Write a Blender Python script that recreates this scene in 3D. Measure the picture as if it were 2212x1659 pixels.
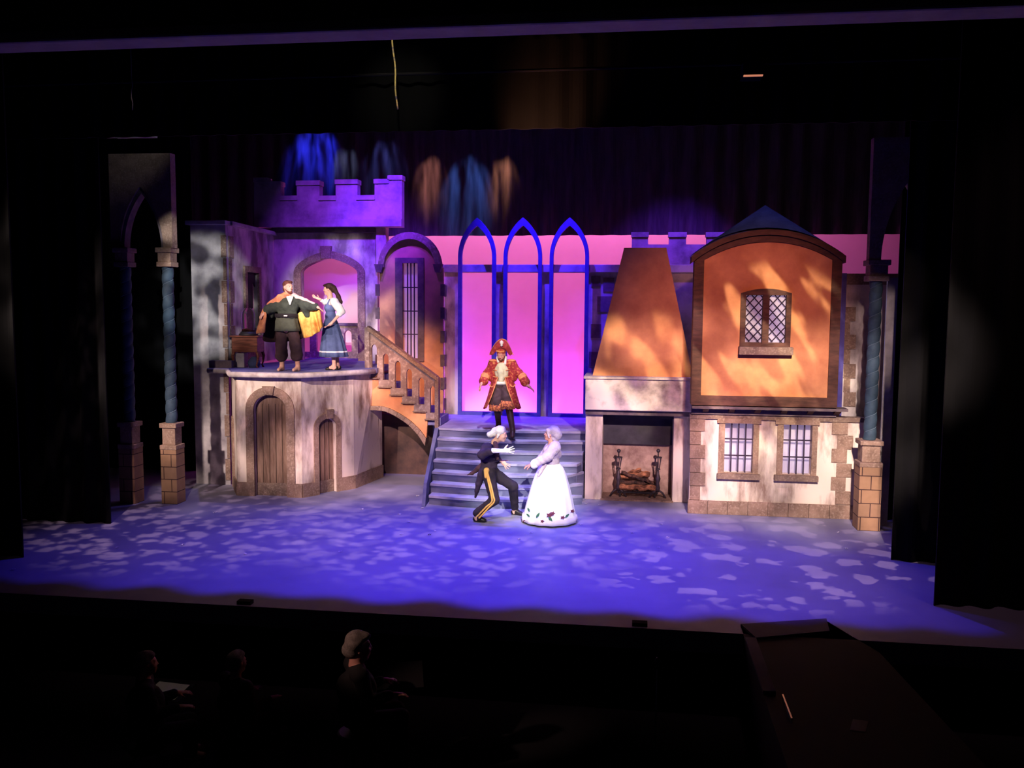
import bpy, bmesh, math, random
import numpy as np
from mathutils import Vector, Matrix
from mathutils.geometry import tessellate_polygon
for o in list(bpy.data.objects): bpy.data.objects.remove(o)
SC = bpy.context.scene
COL = SC.collection
rng = random.Random(7)

# ------------------------------------------------------------------ camera
FPX, W, H = 1915.0, 2212, 1659
YAW, PIT, ROL = [math.radians(v) for v in (7.8, 5.0, 0.4)]
CAM = Vector((0, 0, 3.74))                      # seat in the balcony; the stage floor is z = 0, upstage is +Y
FW = Vector((-math.sin(YAW)*math.cos(PIT), math.cos(YAW)*math.cos(PIT), -math.sin(PIT)))
R0 = FW.cross(Vector((0, 0, 1))).normalized(); U0 = R0.cross(FW)
RV = (R0*math.cos(ROL) + U0*math.sin(ROL)).normalized(); UV = RV.cross(FW).normalized()
cd = bpy.data.cameras.new('camera'); cam = bpy.data.objects.new('camera', cd); COL.objects.link(cam)
cd.sensor_width = 36; cd.lens = FPX*36/W; cd.clip_start = .05; cd.clip_end = 200
M3 = Matrix((RV, UV, -FW)).transposed()
cam.matrix_world = Matrix.Translation(CAM) @ M3.to_4x4()
SC.camera = cam

def ray(x, y): return FW + RV*((x-W/2)/FPX) - UV*((y-H/2)/FPX)
def onz(x, y, z=0):
    d = ray(x, y); return CAM + d*((z-CAM.z)/d.z)
def ony(x, y, Y):
    d = ray(x, y); return CAM + d*(Y/d.y)

# ------------------------------------------------------------------ world, exposure
SC.view_settings.view_transform = 'Standard'; SC.view_settings.look = 'None'
SC.view_settings.gamma = 1; SC.view_settings.use_curve_mapping = False
SC.view_settings.exposure = 0.7
wd = bpy.data.worlds.new('house_dark'); SC.world = wd; wd.use_nodes = True
wd.node_tree.nodes['Background'].inputs[0].default_value = (.25, .18, .45, 1)
wd.node_tree.nodes['Background'].inputs[1].default_value = 0.004
SC.cycles.max_bounces = 5
SC.cycles.sample_clamp_indirect = 4

# ------------------------------------------------------------------ stage lights
def spot(name, loc, tgt, power, color, angle, blend=.5, radius=.06, gobo=None, warp=None):
    """gobo = (scale, lo, hi, seed, detail, floor): a leaf / breakup pattern in the lantern's gate"""
    l = bpy.data.lights.new(name, 'SPOT'); l.energy = power; l.color = color
    l.spot_size = math.radians(angle); l.spot_blend = blend; l.shadow_soft_size = radius
    o = bpy.data.objects.new(name, l); COL.objects.link(o); o.location = loc
    o.rotation_euler = (Vector(tgt)-Vector(loc)).to_track_quat('-Z', 'Y').to_euler()
    if gobo:
        leaf = gobo[0] == 'leaf'
        if leaf: _, sc, lo, hi, seed, fl = gobo; det = 1
        else: sc, lo, hi, seed, det, fl = gobo
        l.use_nodes = True; nt = l.node_tree; N = nt.nodes; L = nt.links
        em = N['Emission']
        tc = N.new('ShaderNodeTexCoord'); sx = N.new('ShaderNodeSeparateXYZ'); L.new(tc.outputs['Normal'], sx.inputs[0])
        dx = N.new('ShaderNodeMath'); dx.operation = 'DIVIDE'; L.new(sx.outputs[0], dx.inputs[0]); L.new(sx.outputs[2], dx.inputs[1])
        dy = N.new('ShaderNodeMath'); dy.operation = 'DIVIDE'; L.new(sx.outputs[1], dy.inputs[0]); L.new(sx.outputs[2], dy.inputs[1])
        cb = N.new('ShaderNodeCombineXYZ'); L.new(dx.outputs[0], cb.inputs[0]); L.new(dy.outputs[0], cb.inputs[1])
        if warp:                                    # (x stretch, y stretch, slant) of the pattern
            for k_, (node, fac) in enumerate(((dx, warp[0]), (dy, warp[1]))):
                mm = N.new('ShaderNodeMath'); mm.operation = 'MULTIPLY'; L.new(node.outputs[0], mm.inputs[0]); mm.inputs[1].default_value = fac
                if k_ == 0 and warp[2]:
                    ma = N.new('ShaderNodeMath'); ma.operation = 'MULTIPLY_ADD'; L.new(dy.outputs[0], ma.inputs[0]); ma.inputs[1].default_value = warp[2]; L.new(mm.outputs[0], ma.inputs[2]); mm = ma
                L.new(mm.outputs[0], cb.inputs[k_])
        cb.inputs[2].default_value = seed
        n = N.new('ShaderNodeTexNoise'); n.inputs['Scale'].default_value = sc; n.inputs['Detail'].default_value = det; n.inputs['Roughness'].default_value = .5
        L.new(cb.outputs[0], n.inputs['Vector'])
        mr = N.new('ShaderNodeMapRange'); mr.interpolation_type = 'SMOOTHSTEP'
        mr.inputs['From Min'].default_value = lo; mr.inputs['From Max'].default_value = hi
        mr.inputs['To Min'].default_value = fl; mr.inputs['To Max'].default_value = 1
        if leaf:                                    # separate leaf shapes: ragged voronoi cells
            vo = N.new('ShaderNodeTexVoronoi'); vo.inputs['Scale'].default_value = sc; vo.inputs['Randomness'].default_value = .9
            n.inputs['Scale'].default_value = sc*2.2
            sb = N.new('ShaderNodeVectorMath'); sb.operation = 'SCALE'; sb.inputs[3].default_value = .045; L.new(n.outputs['Color'], sb.inputs[0])
            ad = N.new('ShaderNodeVectorMath'); L.new(cb.outputs[0], ad.inputs[0]); L.new(sb.outputs[0], ad.inputs[1]); L.new(ad.outputs[0], vo.inputs['Vector'])
            mr.inputs['To Min'].default_value = 1; mr.inputs['To Max'].default_value = fl
            L.new(vo.outputs['Distance'], mr.inputs['Value'])
        else: L.new(n.outputs['Fac'], mr.inputs['Value'])
        L.new(mr.outputs[0], em.inputs['Strength'])
    return o
def area(name, loc, tgt, power, color, sx, sy):
    l = bpy.data.lights.new(name, 'AREA'); l.energy = power; l.color = color; l.shape = 'RECTANGLE'; l.size = sx; l.size_y = sy
    o = bpy.data.objects.new(name, l); COL.objects.link(o); o.location = loc
    o.rotation_euler = (Vector(tgt)-Vector(loc)).to_track_quat('-Z', 'Y').to_euler()
    return o
BLUE = (.065, .035, 1.0); VIO = (.30, .035, 1.0); PINKW = (1, .66, .68); AMB = (1, .45, .14); WARM = (1, .76, .66); MAUVE2 = (1, .62, .68); MAUVE = (.9, .55, .75)
# cyclorama groundrow and top battens
area('cyc_groundrow', (-2.6, 22.7, .25), (-2.6, 24.1, 2.0), 190, (1, .09, .60), 12, .3)
area('cyc_batten', (-2.2, 22.8, 8.8), (-2.2, 24.1, 2.4), 400, (1, .085, .36), 12, .3)
area('cyc_top_batten', (-2.2, 22.9, 7.4), (-2.2, 24.1, 5.6), 42, (.35, .50, 1), 12, .3)
# blue wash straight down from the first electric, cut off at the front by the border
for x, p in [(-5.2, 900), (-2.8, 1900), (-.4, 1900), (2.2, 700)]:
    spot('blue_wash', (x, 14.3, 9.0), (x, 12.6, 0), p, BLUE, 60, .9)
for x, p in [(-6.6, 320), (-3, 480), (0, 320), (2.6, 200)]:
    spot('blue_back_wash', (x, 17.6, 9.6), (x-.2, 16.4, 0), p, (.20, .16, 1), 44, .8)
# leaf breakup on the floor
spot('floor_breakup', (-7.8, 10.7, 8.6), (-6.8, 14.6, 0), 1050, MAUVE2, 48, .8, .035, ('leaf', 25, .28, .50, 1, .10))
spot('floor_breakup', (-3.0, 10.7, 8.6), (-2.6, 14.6, 0), 1250, MAUVE2, 48, .8, .035, ('leaf', 24, .28, .50, 4, .14))
spot('floor_breakup', (2.2, 10.7, 8.6), (1.6, 14.0, 0), 1150, MAUVE2, 43, .6, .012, ('leaf', 18, .34, .42, 9, .08))
# front wash on the scenery, softened breakup
spot('front_wash', (-8.6, 4.5, 7.2), (-7.0, 16.8, 1.7), 5600, WARM, 27, .8, .1, (9, .38, .62, 3, 1, .15))
spot('front_wash', (-3.0, 4.5, 7.2), (-4.9, 17, 1.2), 7600, PINKW, 19, .8, .1, (11, .40, .60, 6, 1, .2))
spot('front_wash', (2.0, 4.5, 7.2), (0.4, 17, 1.4), 6600, PINKW, 20, .8, .1, (9, .38, .62, 11, 1, .2))
spot('front_wash', (2.3, 4.5, 7.2), (3.0, 16.3, 1.0), 7000, WARM, 21, .7, .1, (9, .36, .6, 14, 1, .2))
spot('side_leaf', (-2.6, 4.5, 7.2), (-8.8, 17.2, 3.9), 5200, (.85, .83, .80), 11, .5, .03, (22, .42, .60, 21, 1, .10))
spot('upper_wash', (-4.0, 4.5, 6.6), (-6.5, 19, 4.0), 9000, (1, .78, .78), 12, .9, .1, (14, .42, .62, 24, 1, .15))
spot('right_wall_wash', (1.8, 4.5, 7.0), (4.2, 17, 2.9), 2200, (1, .68, .62), 9, .9, .05, (12, .44, .62, 41, 1, .55))
spot('column_warm', (2.6, 4.5, 7.0), (4.1, 15.4, 1.2), 2600, WARM, 13, .9, .05)
spot('step_wash', (-2.2, 14.3, 8.8), (-2.4, 17.0, .8), 2000, (.72, .62, 1), 26, .8, .05, (20, .4, .62, 51, 1, .4))
# amber leaf pattern on the house front and the hood
spot('amber_leaf', (2.2, 5.0, 7.0), (2.4, 16, 2.9), 3900, (1, .82, .54), 16.5, .4, .025, (22, .48, .60, 30, 1.5, .0), (1.3, .6, .7))
spot('amber_leaf', (-.6, 5.0, 7.0), (0.1, 17, 2.6), 3800, (1, .80, .50), 11, .6, .04, (20, .48, .64, 33, 1, .0), (1.2, .7, .4))
spot('red_amber', (1.6, 5.0, 7.0), (1.7, 16.4, 3.4), 1500, (1, .36, .28), 24, .8, .2)
spot('amber_side', (-1.0, 10.4, 7.0), (-5.0, 19, 2.2), 3000, (1, .40, .16), 14, .9, .1)
area('bay_window_light', (2.75, 16.75, 3.5), (2.75, 15.9, 3.5), 8, (.85, .75, 1), .9, .9)
for x_ in (2.0, 3.05): area('lower_window_light', (x_, 17.0, 1.1), (x_, 16.2, 1.1), 4, (.9, .8, 1), .6, .8)
spot('bay_wall_backlight', (-4.9, 21.4, .9), (-4.75, 19.3, 3.0), 380, (1, .70, .88), 55, .8)
for x_ in (-5.5, -2, 1.5, 4.5): spot('apron_glow', (x_, 10.2, 8.2), (x_, 12.0, 0), 75, (1, .5, .62), 42, .9, .2)
spot('left_plinth_warm', (-4.0, 4.5, 7.0), (-8.55, 15.4, .7), 1500, WARM, 5.5, .8, .05)
spot('added_cord_spot', (-3.0, 10.4, 8.0), (-3.4, 12.6, 7.1), 75, (1, .9, .7), 30, 1)  # unseen spot added only to brighten the yellow cord
spot('added_fly_spot', (-7.6, 13.9, 7.6), (-9.2, 15.6, 6.5), 12, (.9, 1, .9), 40, .9)  # weak unseen spot added so the pale boards show
# violet top light
spot('violet_top', (-5.5, 15.5, 9.2), (-6.1, 19.6, 5.4), 950, VIO, 48, .8)
spot('violet_top', (-4.0, 16.0, 9.0), (-5.4, 19.6, 5.8), 2200, (.14, .02, 1), 34, .8)
spot('violet_top', (-1.2, 18.7, 8.8), (-2.2, 20.2, 4.0), 420, VIO, 62, .8)
spot('violet_top', (1.5, 18.3, 8.6), (1.0, 21.4, 5.0), 900, (.2, .04, 1), 45, .8)
spot('blue_arch', (-2.3, 18.5, 8.9), (-2.3, 19.9, 5.0), 3000, (.05, .015, 1), 47, .7)
# key light on the players
spot('key', (-4.4, 3.6, 7.2), (-2.2, 15.0, .9), 5200, (1, .90, .80), 10, .7, .08)
spot('key', (1.6, 3.6, 7.2), (-1.5, 15.0, .8), 6500, (1, .93, .88), 9, .7, .08)
spot('key', (-1.0, 3.6, 7.2), (-2.9, 17.6, 2.4), 6500, (1, .82, .70), 8, .8, .08)
spot('key', (-3.2, 3.6, 7.2), (-6.1, 17.7, 3.4), 4600, (1, .86, .76), 9, .8, .08)
# lantern beams grazing the dark backdrop
def beam(px_, c, p, a, seed, y=330):
    t = ony(px_, y+35, 22.35); spot('smoke_beam', (t.x+.15, 21.2, 8.6), t, p*.8, c, a*1.7, 1, .04, (5, .34, .68, seed, 4, .0), (2.0, .45, 0))
beam(930, (1, .36, .24), 620, 16, 5, 350); beam(1085, (1, .40, .2), 620, 15, 8, 350)
beam(1010, (.12, .28, 1), 800, 22, 7, 380); beam(680, (.03, .04, 1), 900, 34, 2, 300); beam(745, (.3, .35, .6), 300, 16, 12, 320); beam(830, (.1, .12, .5), 300, 24, 15, 320)
# dim orchestra pit glow
spot('pit_glow', (-6.0, 5.2, 3.6), (ony(776, 1400, 8.1)), 210, (1, .62, .5), 9, .9)
spot('pit_edge_glow', (-4.0, 9.4, 1.8), ony(420, 1450, 8.4), 2.0, (1, .7, .6), 34, .9)
spot('border_glow', (-1.7, 12.3, 5.4), (-1.4, 13.2, 6.4), 160, (1, .4, .2), 60, 1)

# ------------------------------------------------------------------ materials
def mat(name, c1, c2=None, scale=3., lo=.35, hi=.65, rough=.85, sc3=(1, 1, 1), bump=0., metal=0., c3=None, det=5, rough_n=.6, bscale=None, alpha=1, emis=None):
    m = bpy.data.materials.new(name); m.use_nodes = True; nt = m.node_tree; N = nt.nodes; L = nt.links
    b = N['Principled BSDF']; b.inputs['Roughness'].default_value = rough; b.inputs['Metallic'].default_value = metal
    b.inputs['Specular IOR Level'].default_value = .25
    c4 = lambda c: (c[0], c[1], c[2], 1)
    b.inputs['Base Color'].default_value = c4(c1)
    tc = N.new('ShaderNodeTexCoord'); mp = N.new('ShaderNodeMapping'); L.new(tc.outputs['Object'], mp.inputs[0]); mp.inputs['Scale'].default_value = sc3
    n = N.new('ShaderNodeTexNoise'); n.inputs['Scale'].default_value = scale; n.inputs['Detail'].default_value = det; n.inputs['Roughness'].default_value = rough_n
    L.new(mp.outputs[0], n.inputs['Vector'])
    r = N.new('ShaderNodeValToRGB'); L.new(n.outputs['Fac'], r.inputs[0])
    r.color_ramp.elements[0].position = lo; r.color_ramp.elements[1].position = hi
    c2 = c2 or tuple(v*.8 for v in c1)
    r.color_ramp.elements[0].color = c4(c2); r.color_ramp.elements[1].color = c4(c1)
    out = r.outputs[0]
    if c3:
        n2 = N.new('ShaderNodeTexNoise'); n2.inputs['Scale'].default_value = scale*6; n2.inputs['Detail'].default_value = 3; L.new(mp.outputs[0], n2.inputs['Vector'])
        r2 = N.new('ShaderNodeMapRange'); r2.inputs['From Min'].default_value = .5; r2.inputs['From Max'].default_value = .75; L.new(n2.outputs['Fac'], r2.inputs[0])
        mx = N.new('ShaderNodeMix'); mx.data_type = 'RGBA'; L.new(r2.outputs[0], mx.inputs['Factor']); L.new(out, mx.inputs[6]); mx.inputs[7].default_value = c4(c3)
        out = mx.outputs[2]
    L.new(out, b.inputs['Base Color'])
    if bump:
        n3 = N.new('ShaderNodeTexNoise'); n3.inputs['Scale'].default_value = bscale or scale*5; n3.inputs['Detail'].default_value = 4; L.new(mp.outputs[0], n3.inputs['Vector'])
        bp = N.new('ShaderNodeBump'); bp.inputs['Strength'].default_value = bump; bp.inputs['Distance'].default_value = .02; L.new(n3.outputs['Fac'], bp.inputs['Height']); L.new(bp.outputs[0], b.inputs['Normal'])
    if emis:
        b.inputs['Emission Color'].default_value = c4(emis[:3]); b.inputs['Emission Strength'].default_value = emis[3]
    return m
def brick_mat(name, c1, c2, mortar, bw, bh, off=.5, ms=.012):
    m = mat(name, c1); nt = m.node_tree; N = nt.nodes; L = nt.links; b = N['Principled BSDF']
    tc = N.new('ShaderNodeTexCoord'); sp = N.new('ShaderNodeSeparateXYZ'); L.new(tc.outputs['Object'], sp.inputs[0])
    cb = N.new('ShaderNodeCombineXYZ'); L.new(sp.outputs[0], cb.inputs[0]); L.new(sp.outputs[2], cb.inputs[1])
    k = N.new('ShaderNodeTexBrick'); L.new(cb.outputs[0], k.inputs[0]); k.inputs['Scale'].default_value = 1
    k.inputs['Brick Width'].default_value = bw; k.inputs['Row Height'].default_value = bh; k.inputs['Mortar Size'].default_value = ms; k.offset = off
    k.inputs['Color1'].default_value = (*c1, 1); k.inputs['Color2'].default_value = (*c2, 1); k.inputs['Mortar'].default_value = (*mortar, 1)
    n = N.new('ShaderNodeTexNoise'); n.inputs['Scale'].default_value = 9; n.inputs['Detail'].default_value = 6; L.new(tc.outputs['Object'], n.inputs[0])
    mx = N.new('ShaderNodeMix'); mx.data_type = 'RGBA'; mx.blend_type = 'MULTIPLY'; mx.inputs[0].default_value = .6
    L.new(k.outputs[0], mx.inputs[6]); L.new(n.outputs['Color'], mx.inputs[7])
    rr = N.new('ShaderNodeValToRGB'); rr.color_ramp.elements[0].color = (.55, .55, .55, 1); rr.color_ramp.elements[1].color = (1.2, 1.2, 1.2, 1); L.new(n.outputs['Fac'], rr.inputs[0]); L.new(rr.outputs[0], mx.inputs[7])
    L.new(mx.outputs[2], b.inputs['Base Color'])
    return m
MT = dict(
    plaster=mat('painted_plaster', (.64, .59, .58), (.18, .15, .16), 1.6, .38, .58, sc3=(1, 1, .55), bump=.15, det=7),
    plaster_cream=mat('cream_painted_plaster', (.80, .68, .60), (.27, .18, .15), 1.7, .37, .54, sc3=(1.5, 1.5, .45), bump=.12, det=7),
    plaster_grey=mat('grey_painted_plaster', (.56, .53, .55), (.22, .20, .23), 1.5, .35, .62, bump=.2, det=7),
    stone=mat('brown_painted_stone', (.26, .18, .14), (.15, .10, .085), 5, .35, .65, c3=(.36, .27, .22), bump=.2),
    stone_warm=mat('warm_brown_stone', (.33, .22, .17), (.20, .13, .10), 5, .35, .65, c3=(.40, .29, .23), bump=.2),
    stone_dark=mat('dark_painted_stone', (.20, .15, .16), (.10, .08, .10), 5, .35, .65, bump=.2),
    rail=mat('grey_brown_stone_paint', (.30, .22, .20), (.17, .12, .12), 3, .35, .6, c3=(.44, .35, .32), bump=.15),
    mortar=mat('pale_mortar', (.5, .4, .33)),
    quoin_joint=mat('dark_joint', (.07, .04, .03)),
    orange=mat('orange_painted_plaster', (.78, .36, .17), (.52, .20, .10), 1.4, .35, .62, bump=.08, det=6),
    orange_soft=mat('peach_painted_plaster', (.72, .40, .24), (.42, .22, .17), 1.2, .35, .62, bump=.1, det=6),
    blue_paint=mat('blue_painted_timber', (.09, .08, .36), (.06, .05, .26), 6, rough=.6),
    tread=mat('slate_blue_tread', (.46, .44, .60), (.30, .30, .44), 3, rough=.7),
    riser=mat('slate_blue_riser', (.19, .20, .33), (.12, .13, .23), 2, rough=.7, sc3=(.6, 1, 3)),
    blue_floor=mat('blue_painted_deck', (.22, .22, .42), (.14, .14, .30), 2.5, rough=.7),
    wood=mat('dark_stained_timber', (.13, .055, .04), (.06, .025, .02), 4, .35, .65, sc3=(1, 1, 4), rough=.6, bump=.15),
    plank=mat('weathered_door_boards', (.27, .17, .13), (.13, .075, .055), 5, .35, .65, sc3=(3.2, 3.2, .35), bump=.15),
    roof=mat('blue_slate_roof', (.045, .10, .18), (.02, .05, .10), 3, .35, .65, sc3=(1, 1, .6), bump=.3),
    pane=mat('white_gauze_pane', (.74, .72, .80), (.55, .52, .64), 1.6, .4, .6),
    iron=mat('black_iron', (.035, .03, .035), rough=.5, metal=.4),
    andiron=mat('grey_wrought_iron', (.10, .08, .10), (.05, .04, .05), 12, rough=.5, metal=.5),
    soot=mat('sooty_panel', (.06, .055, .075), (.03, .03, .04), 3),
    mantel=mat('marbled_mantel_stone', (.80, .70, .68), (.22, .17, .18), 1.9, .33, .55, bump=.1, det=7),
    white_edge=mat('pale_stone_edge', (.72, .64, .62), (.45, .38, .38), 6),
    twist=mat('twisted_blue_paint', (.045, .08, .12), (.028, .05, .08), 6, rough=.7),
    groove=mat('pale_twist_line', (.10, .15, .21)),
    colbase=brick_mat('column_plinth_blocks', (.38, .22, .13), (.32, .19, .12), (.06, .03, .03), .3, .235, .5, .008),
    black=mat('black_drape', (.0022, .0022, .003), (.0012, .0012, .0016), 3, rough=1),
    black_fly=mat('black_masking', (.012, .011, .014), rough=1),
    drop=mat('dark_backdrop_cloth', (.10, .09, .11), (.05, .045, .06), 2, rough=1, sc3=(4, 1, .5), bump=.8, bscale=3),
    cyc=mat('cyclorama_cloth', (.80, .76, .80), (.74, .70, .74), 1, rough=1),
    header=mat('dark_proscenium_paint', (.08, .07, .09), rough=.9),
    header_low=mat('grey_proscenium_lip', (.34, .31, .32), rough=.9),
    log=mat('log_bark', (.55, .24, .12), (.12, .05, .03), 14, .4, .6, bump=.6, sc3=(.6, 1, 1)),
    logdark=mat('charred_log', (.14, .07, .05), (.03, .02, .02), 14, .4, .6, bump=.6),
    glass=None, cabinet=mat('reddish_cabinet_wood', (.22, .07, .045), (.09, .03, .02), 6, .35, .65, sc3=(.5, 1, 4), rough=.4),
    cloth_dark=mat('dark_cloth', (.02, .016, .02)),
    paper=mat('white_paper_scrap', (.85, .82, .8)),
    cord=mat('yellow_cord', (.85, .65, .22), (.25, .2, .3), 9, .4, .5, sc3=(0, 0, 1)),
    rope_dim=mat('grey_cord', (.12, .12, .12)),
    lead=mat('dark_window_lead', (.05, .035, .07)),
)
_nt = MT['pane'].node_tree; _t = _nt.nodes.new('ShaderNodeBsdfTranslucent'); _t.inputs[0].default_value = (.95, .9, 1, 1); _mx = _nt.nodes.new('ShaderNodeMixShader'); _mx.inputs[0].default_value = .45
_nt.links.new(_nt.nodes['Principled BSDF'].outputs[0], _mx.inputs[1]); _nt.links.new(_t.outputs[0], _mx.inputs[2]); _nt.links.new(_mx.outputs[0], _nt.nodes['Material Output'].inputs[0])
g = bpy.data.materials.new('clear_glass'); g.use_nodes = True; gb = g.node_tree.nodes['Principled BSDF']
gb.inputs['Transmission Weight'].default_value = 1; gb.inputs['Roughness'].default_value = .05; gb.inputs['IOR'].default_value = 1.1; MT['glass'] = g

def floor_mat():
    m = mat('painted_stage_floor', (.30, .30, .40), (.22, .22, .31), .8, .3, .7, rough=.55, det=4)
    return m
# ------------------------------------------------------------------ object helpers
def tag(o, label=None, cat=None, group=None, kind=None):
    if label: o['label'] = label
    if cat: o['category'] = cat
    if group: o['group'] = group
    if kind: o['kind'] = kind
    return o
def thing(name, loc, label, cat, group=None):
    o = bpy.data.objects.new(name, None); COL.objects.link(o); o.location = loc; o.empty_display_size = .2
    return tag(o, label, cat, group)
def base_of(o):
    v = Vector(o.location); p = o.parent
    while p: v += Vector(p.location); p = p.parent
    return v
def link(name, me, mats, parent=None, origin=None, smooth=False):
    """mesh in world coordinates -> object; top-level gets its origin at its own base"""
    mats = mats if isinstance(mats, (list, tuple)) else [mats]
    for m in mats: me.materials.append(m)
    co = np.empty(len(me.vertices)*3); me.vertices.foreach_get('co', co); co = co.reshape(-1, 3)
    off = Vector((0, 0, 0))
    if parent: off = base_of(parent)
    elif origin is not None: off = Vector(origin)
    else: off = Vector(((co[:, 0].min()+co[:, 0].max())/2, (co[:, 1].min()+co[:, 1].max())/2, co[:, 2].min()))
    co -= np.array(off); me.vertices.foreach_set('co', co.ravel())
    if smooth: me.polygons.foreach_set('use_smooth', [True]*len(me.polygons))
    me.update()
    o = bpy.data.objects.new(name, me); COL.objects.link(o)
    if parent: o.parent = parent
    else: o.location = off
    return o
class MB:
    def __init__(s): s.v = []; s.f = []; s.m = []; s.g = []
    def add(s, vs, fs, mi=0):
        b = len(s.v); s.g.append(b); s.v += [tuple(v) for v in vs]; s.f += [tuple(i+b for i in f) for f in fs]; s.m += [mi]*len(fs)
    def box(s, x0, x1, y0, y1, z0, z1, mi=0):
        s.add([(x, y, z) for x in (x0, x1) for y in (y0, y1) for z in (z0, z1)],
              [(0, 1, 3, 2), (4, 6, 7, 5), (0, 4, 5, 1), (2, 3, 7, 6), (0, 2, 6, 4), (1, 5, 7, 3)], mi)
    def prism(s, pts, z0, z1, mi=0, holes=()):          # horizontal polygon, vertical thickness
        s.slab([(p[0], p[1]) for p in pts], [], lambda u, v, w: (u, v, w), z0, z1, mi)
    def slab(s, out, holes, f, w0, w1, mi=0, mside=None):
        loops = [list(out)]+[list(h) for h in holes]
        tri = tessellate_polygon([[Vector((p[0], p[1], 0)) for p in l] for l in loops])
        flat = [p for l in loops for p in l]; n = len(flat)
        vs = [f(p[0], p[1], w0) for p in flat]+[f(p[0], p[1], w1) for p in flat]
        s.add(vs, [tuple(t) for t in tri]+[tuple(n+i for i in reversed(t)) for t in tri], mi)
        b = len(s.v)-2*n; k = 0
        for l in loops:
            for i in range(len(l)):
                a, c = b+k+i, b+k+(i+1) % len(l)
                s.f.append((a, c, c+n, a+n)); s.m.append(mi if mside is None else mside)
            k += len(l)
    def tube(s, pts, r, seg=8, mi=0, close=True):
        pts = [Vector(p) for p in pts]; rs = r if isinstance(r, (list, tuple)) else [r]*len(pts); rings = []
        up = Vector((.013, .02, 1)).normalized(); b = len(s.v)
        for i, p in enumerate(pts):
            d = (pts[min(i+1, len(pts)-1)]-pts[max(i-1, 0)]).normalized()
            if abs(d.dot(up)) > .95: a = d.cross(Vector((1, 0, 0))).normalized()
            else: a = d.cross(up).normalized()
            c = d.cross(a)
            if rings_prev := (len(rings) and rings[-1]):
                if a.dot(rings_prev) < 0: a = -a; c = -c
            rings.append(a)
            for k in range(seg):
                t = 2*math.pi*k/seg; s.v.append(tuple(p+(a*math.cos(t)+c*math.sin(t))*rs[i]))
        for i in range(len(pts)-1):
            for k in range(seg):
                k2 = (k+1) % seg; s.f.append((b+i*seg+k, b+i*seg+k2, b+(i+1)*seg+k2, b+(i+1)*seg+k)); s.m.append(mi)
        if close:
            s.f.append(tuple(b+k for k in reversed(range(seg)))); s.m.append(mi)
            e = b+(len(pts)-1)*seg; s.f.append(tuple(e+k for k in range(seg))); s.m.append(mi)
    def lathe(s, c, prof, seg=24, mi=0):
        b = len(s.v)
        for r, z in prof:
            for k in range(seg):
                t = 2*math.pi*k/seg; s.v.append((c[0]+r*math.cos(t), c[1]+r*math.sin(t), c[2]+z))
        for i in range(len(prof)-1):
            for k in range(seg):
                k2 = (k+1) % seg; s.f.append((b+i*seg+k, b+i*seg+k2, b+(i+1)*seg+k2, b+(i+1)*seg+k)); s.m.append(mi)
        s.f.append(tuple(b+k for k in reversed(range(seg)))); s.m.append(mi)
        e = b+(len(prof)-1)*seg; s.f.append(tuple(e+k for k in range(seg))); s.m.append(mi)
    def grid(s, rows, mi=0):
        b = len(s.v); n = len(rows[0])
        for r in rows:
            for p in r: s.v.append(tuple(p))
        for i in range(len(rows)-1):
            for j in range(n-1): s.f.append((b+i*n+j, b+i*n+j+1, b+(i+1)*n+j+1, b+(i+1)*n+j)); s.m.append(mi)
    def mesh(s, name='mesh'):
        me = bpy.data.meshes.new(name); me.from_pydata(s.v, [], s.f); me.validate()
        if len(me.polygons) == len(s.m): me.polygons.foreach_set('material_index', s.m)
        bm = bmesh.new(); bm.from_mesh(me); bmesh.ops.recalc_face_normals(bm, faces=bm.faces); bm.to_mesh(me); bm.free()
        return me
    def build_each(s, name, mats, parent=None):
        g_ = s.g+[len(s.v)]; res = []
        for a, b in zip(g_[:-1], g_[1:]):
            m = MB(); m.v = s.v[a:b]; sel = [i for i, f in enumerate(s.f) if a <= f[0] < b]
            m.f = [tuple(j-a for j in s.f[i]) for i in sel]; m.m = [s.m[i] for i in sel]; res.append(m.build(name, mats, parent))
        return res
    def build(s, name, mats, parent=None, origin=None, smooth=False):
        return link(name, s.mesh(name), mats, parent, origin, smooth)
def bevel(o, w=.01, seg=2):
    m = o.modifiers.new('bevel', 'BEVEL'); m.width = w; m.segments = seg; m.limit_method = 'ANGLE'; m.angle_limit = math.radians(40); return o

class Plane:
    """a vertical scenery flat: u runs along it, v is height, w goes back from its face"""
    def __init__(s, x0, y0, x1=None, y1=None):
        s.o = Vector((x0, y0, 0)); s.u = (Vector((x1, y1, 0))-s.o).normalized() if x1 is not None else Vector((1, 0, 0))
        s.n = Vector((-s.u.y, s.u.x, 0))
    def p(s, x, y):
        d = ray(x, y); t = (s.o-CAM).dot(s.n)/d.dot(s.n); q = CAM+d*t; return ((q-s.o).dot(s.u), q.z)
    def f(s, u, v, w): q = s.o+s.u*u+s.n*w; return (q.x, q.y, v)
    def pts(s, l): return [s.p(*a) for a in l]
    def rect(s, x0, y0, x1, y1):
        a = s.p(x0, (y0+y1)/2)[0]; b = s.p(x1, (y0+y1)/2)[0]; c = s.p((x0+x1)/2, y0)[1]; d = s.p((x0+x1)/2, y1)[1]
        return [(a, d), (b, d), (b, c), (a, c)]
def YP(Y): return Plane(0, Y)
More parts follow.
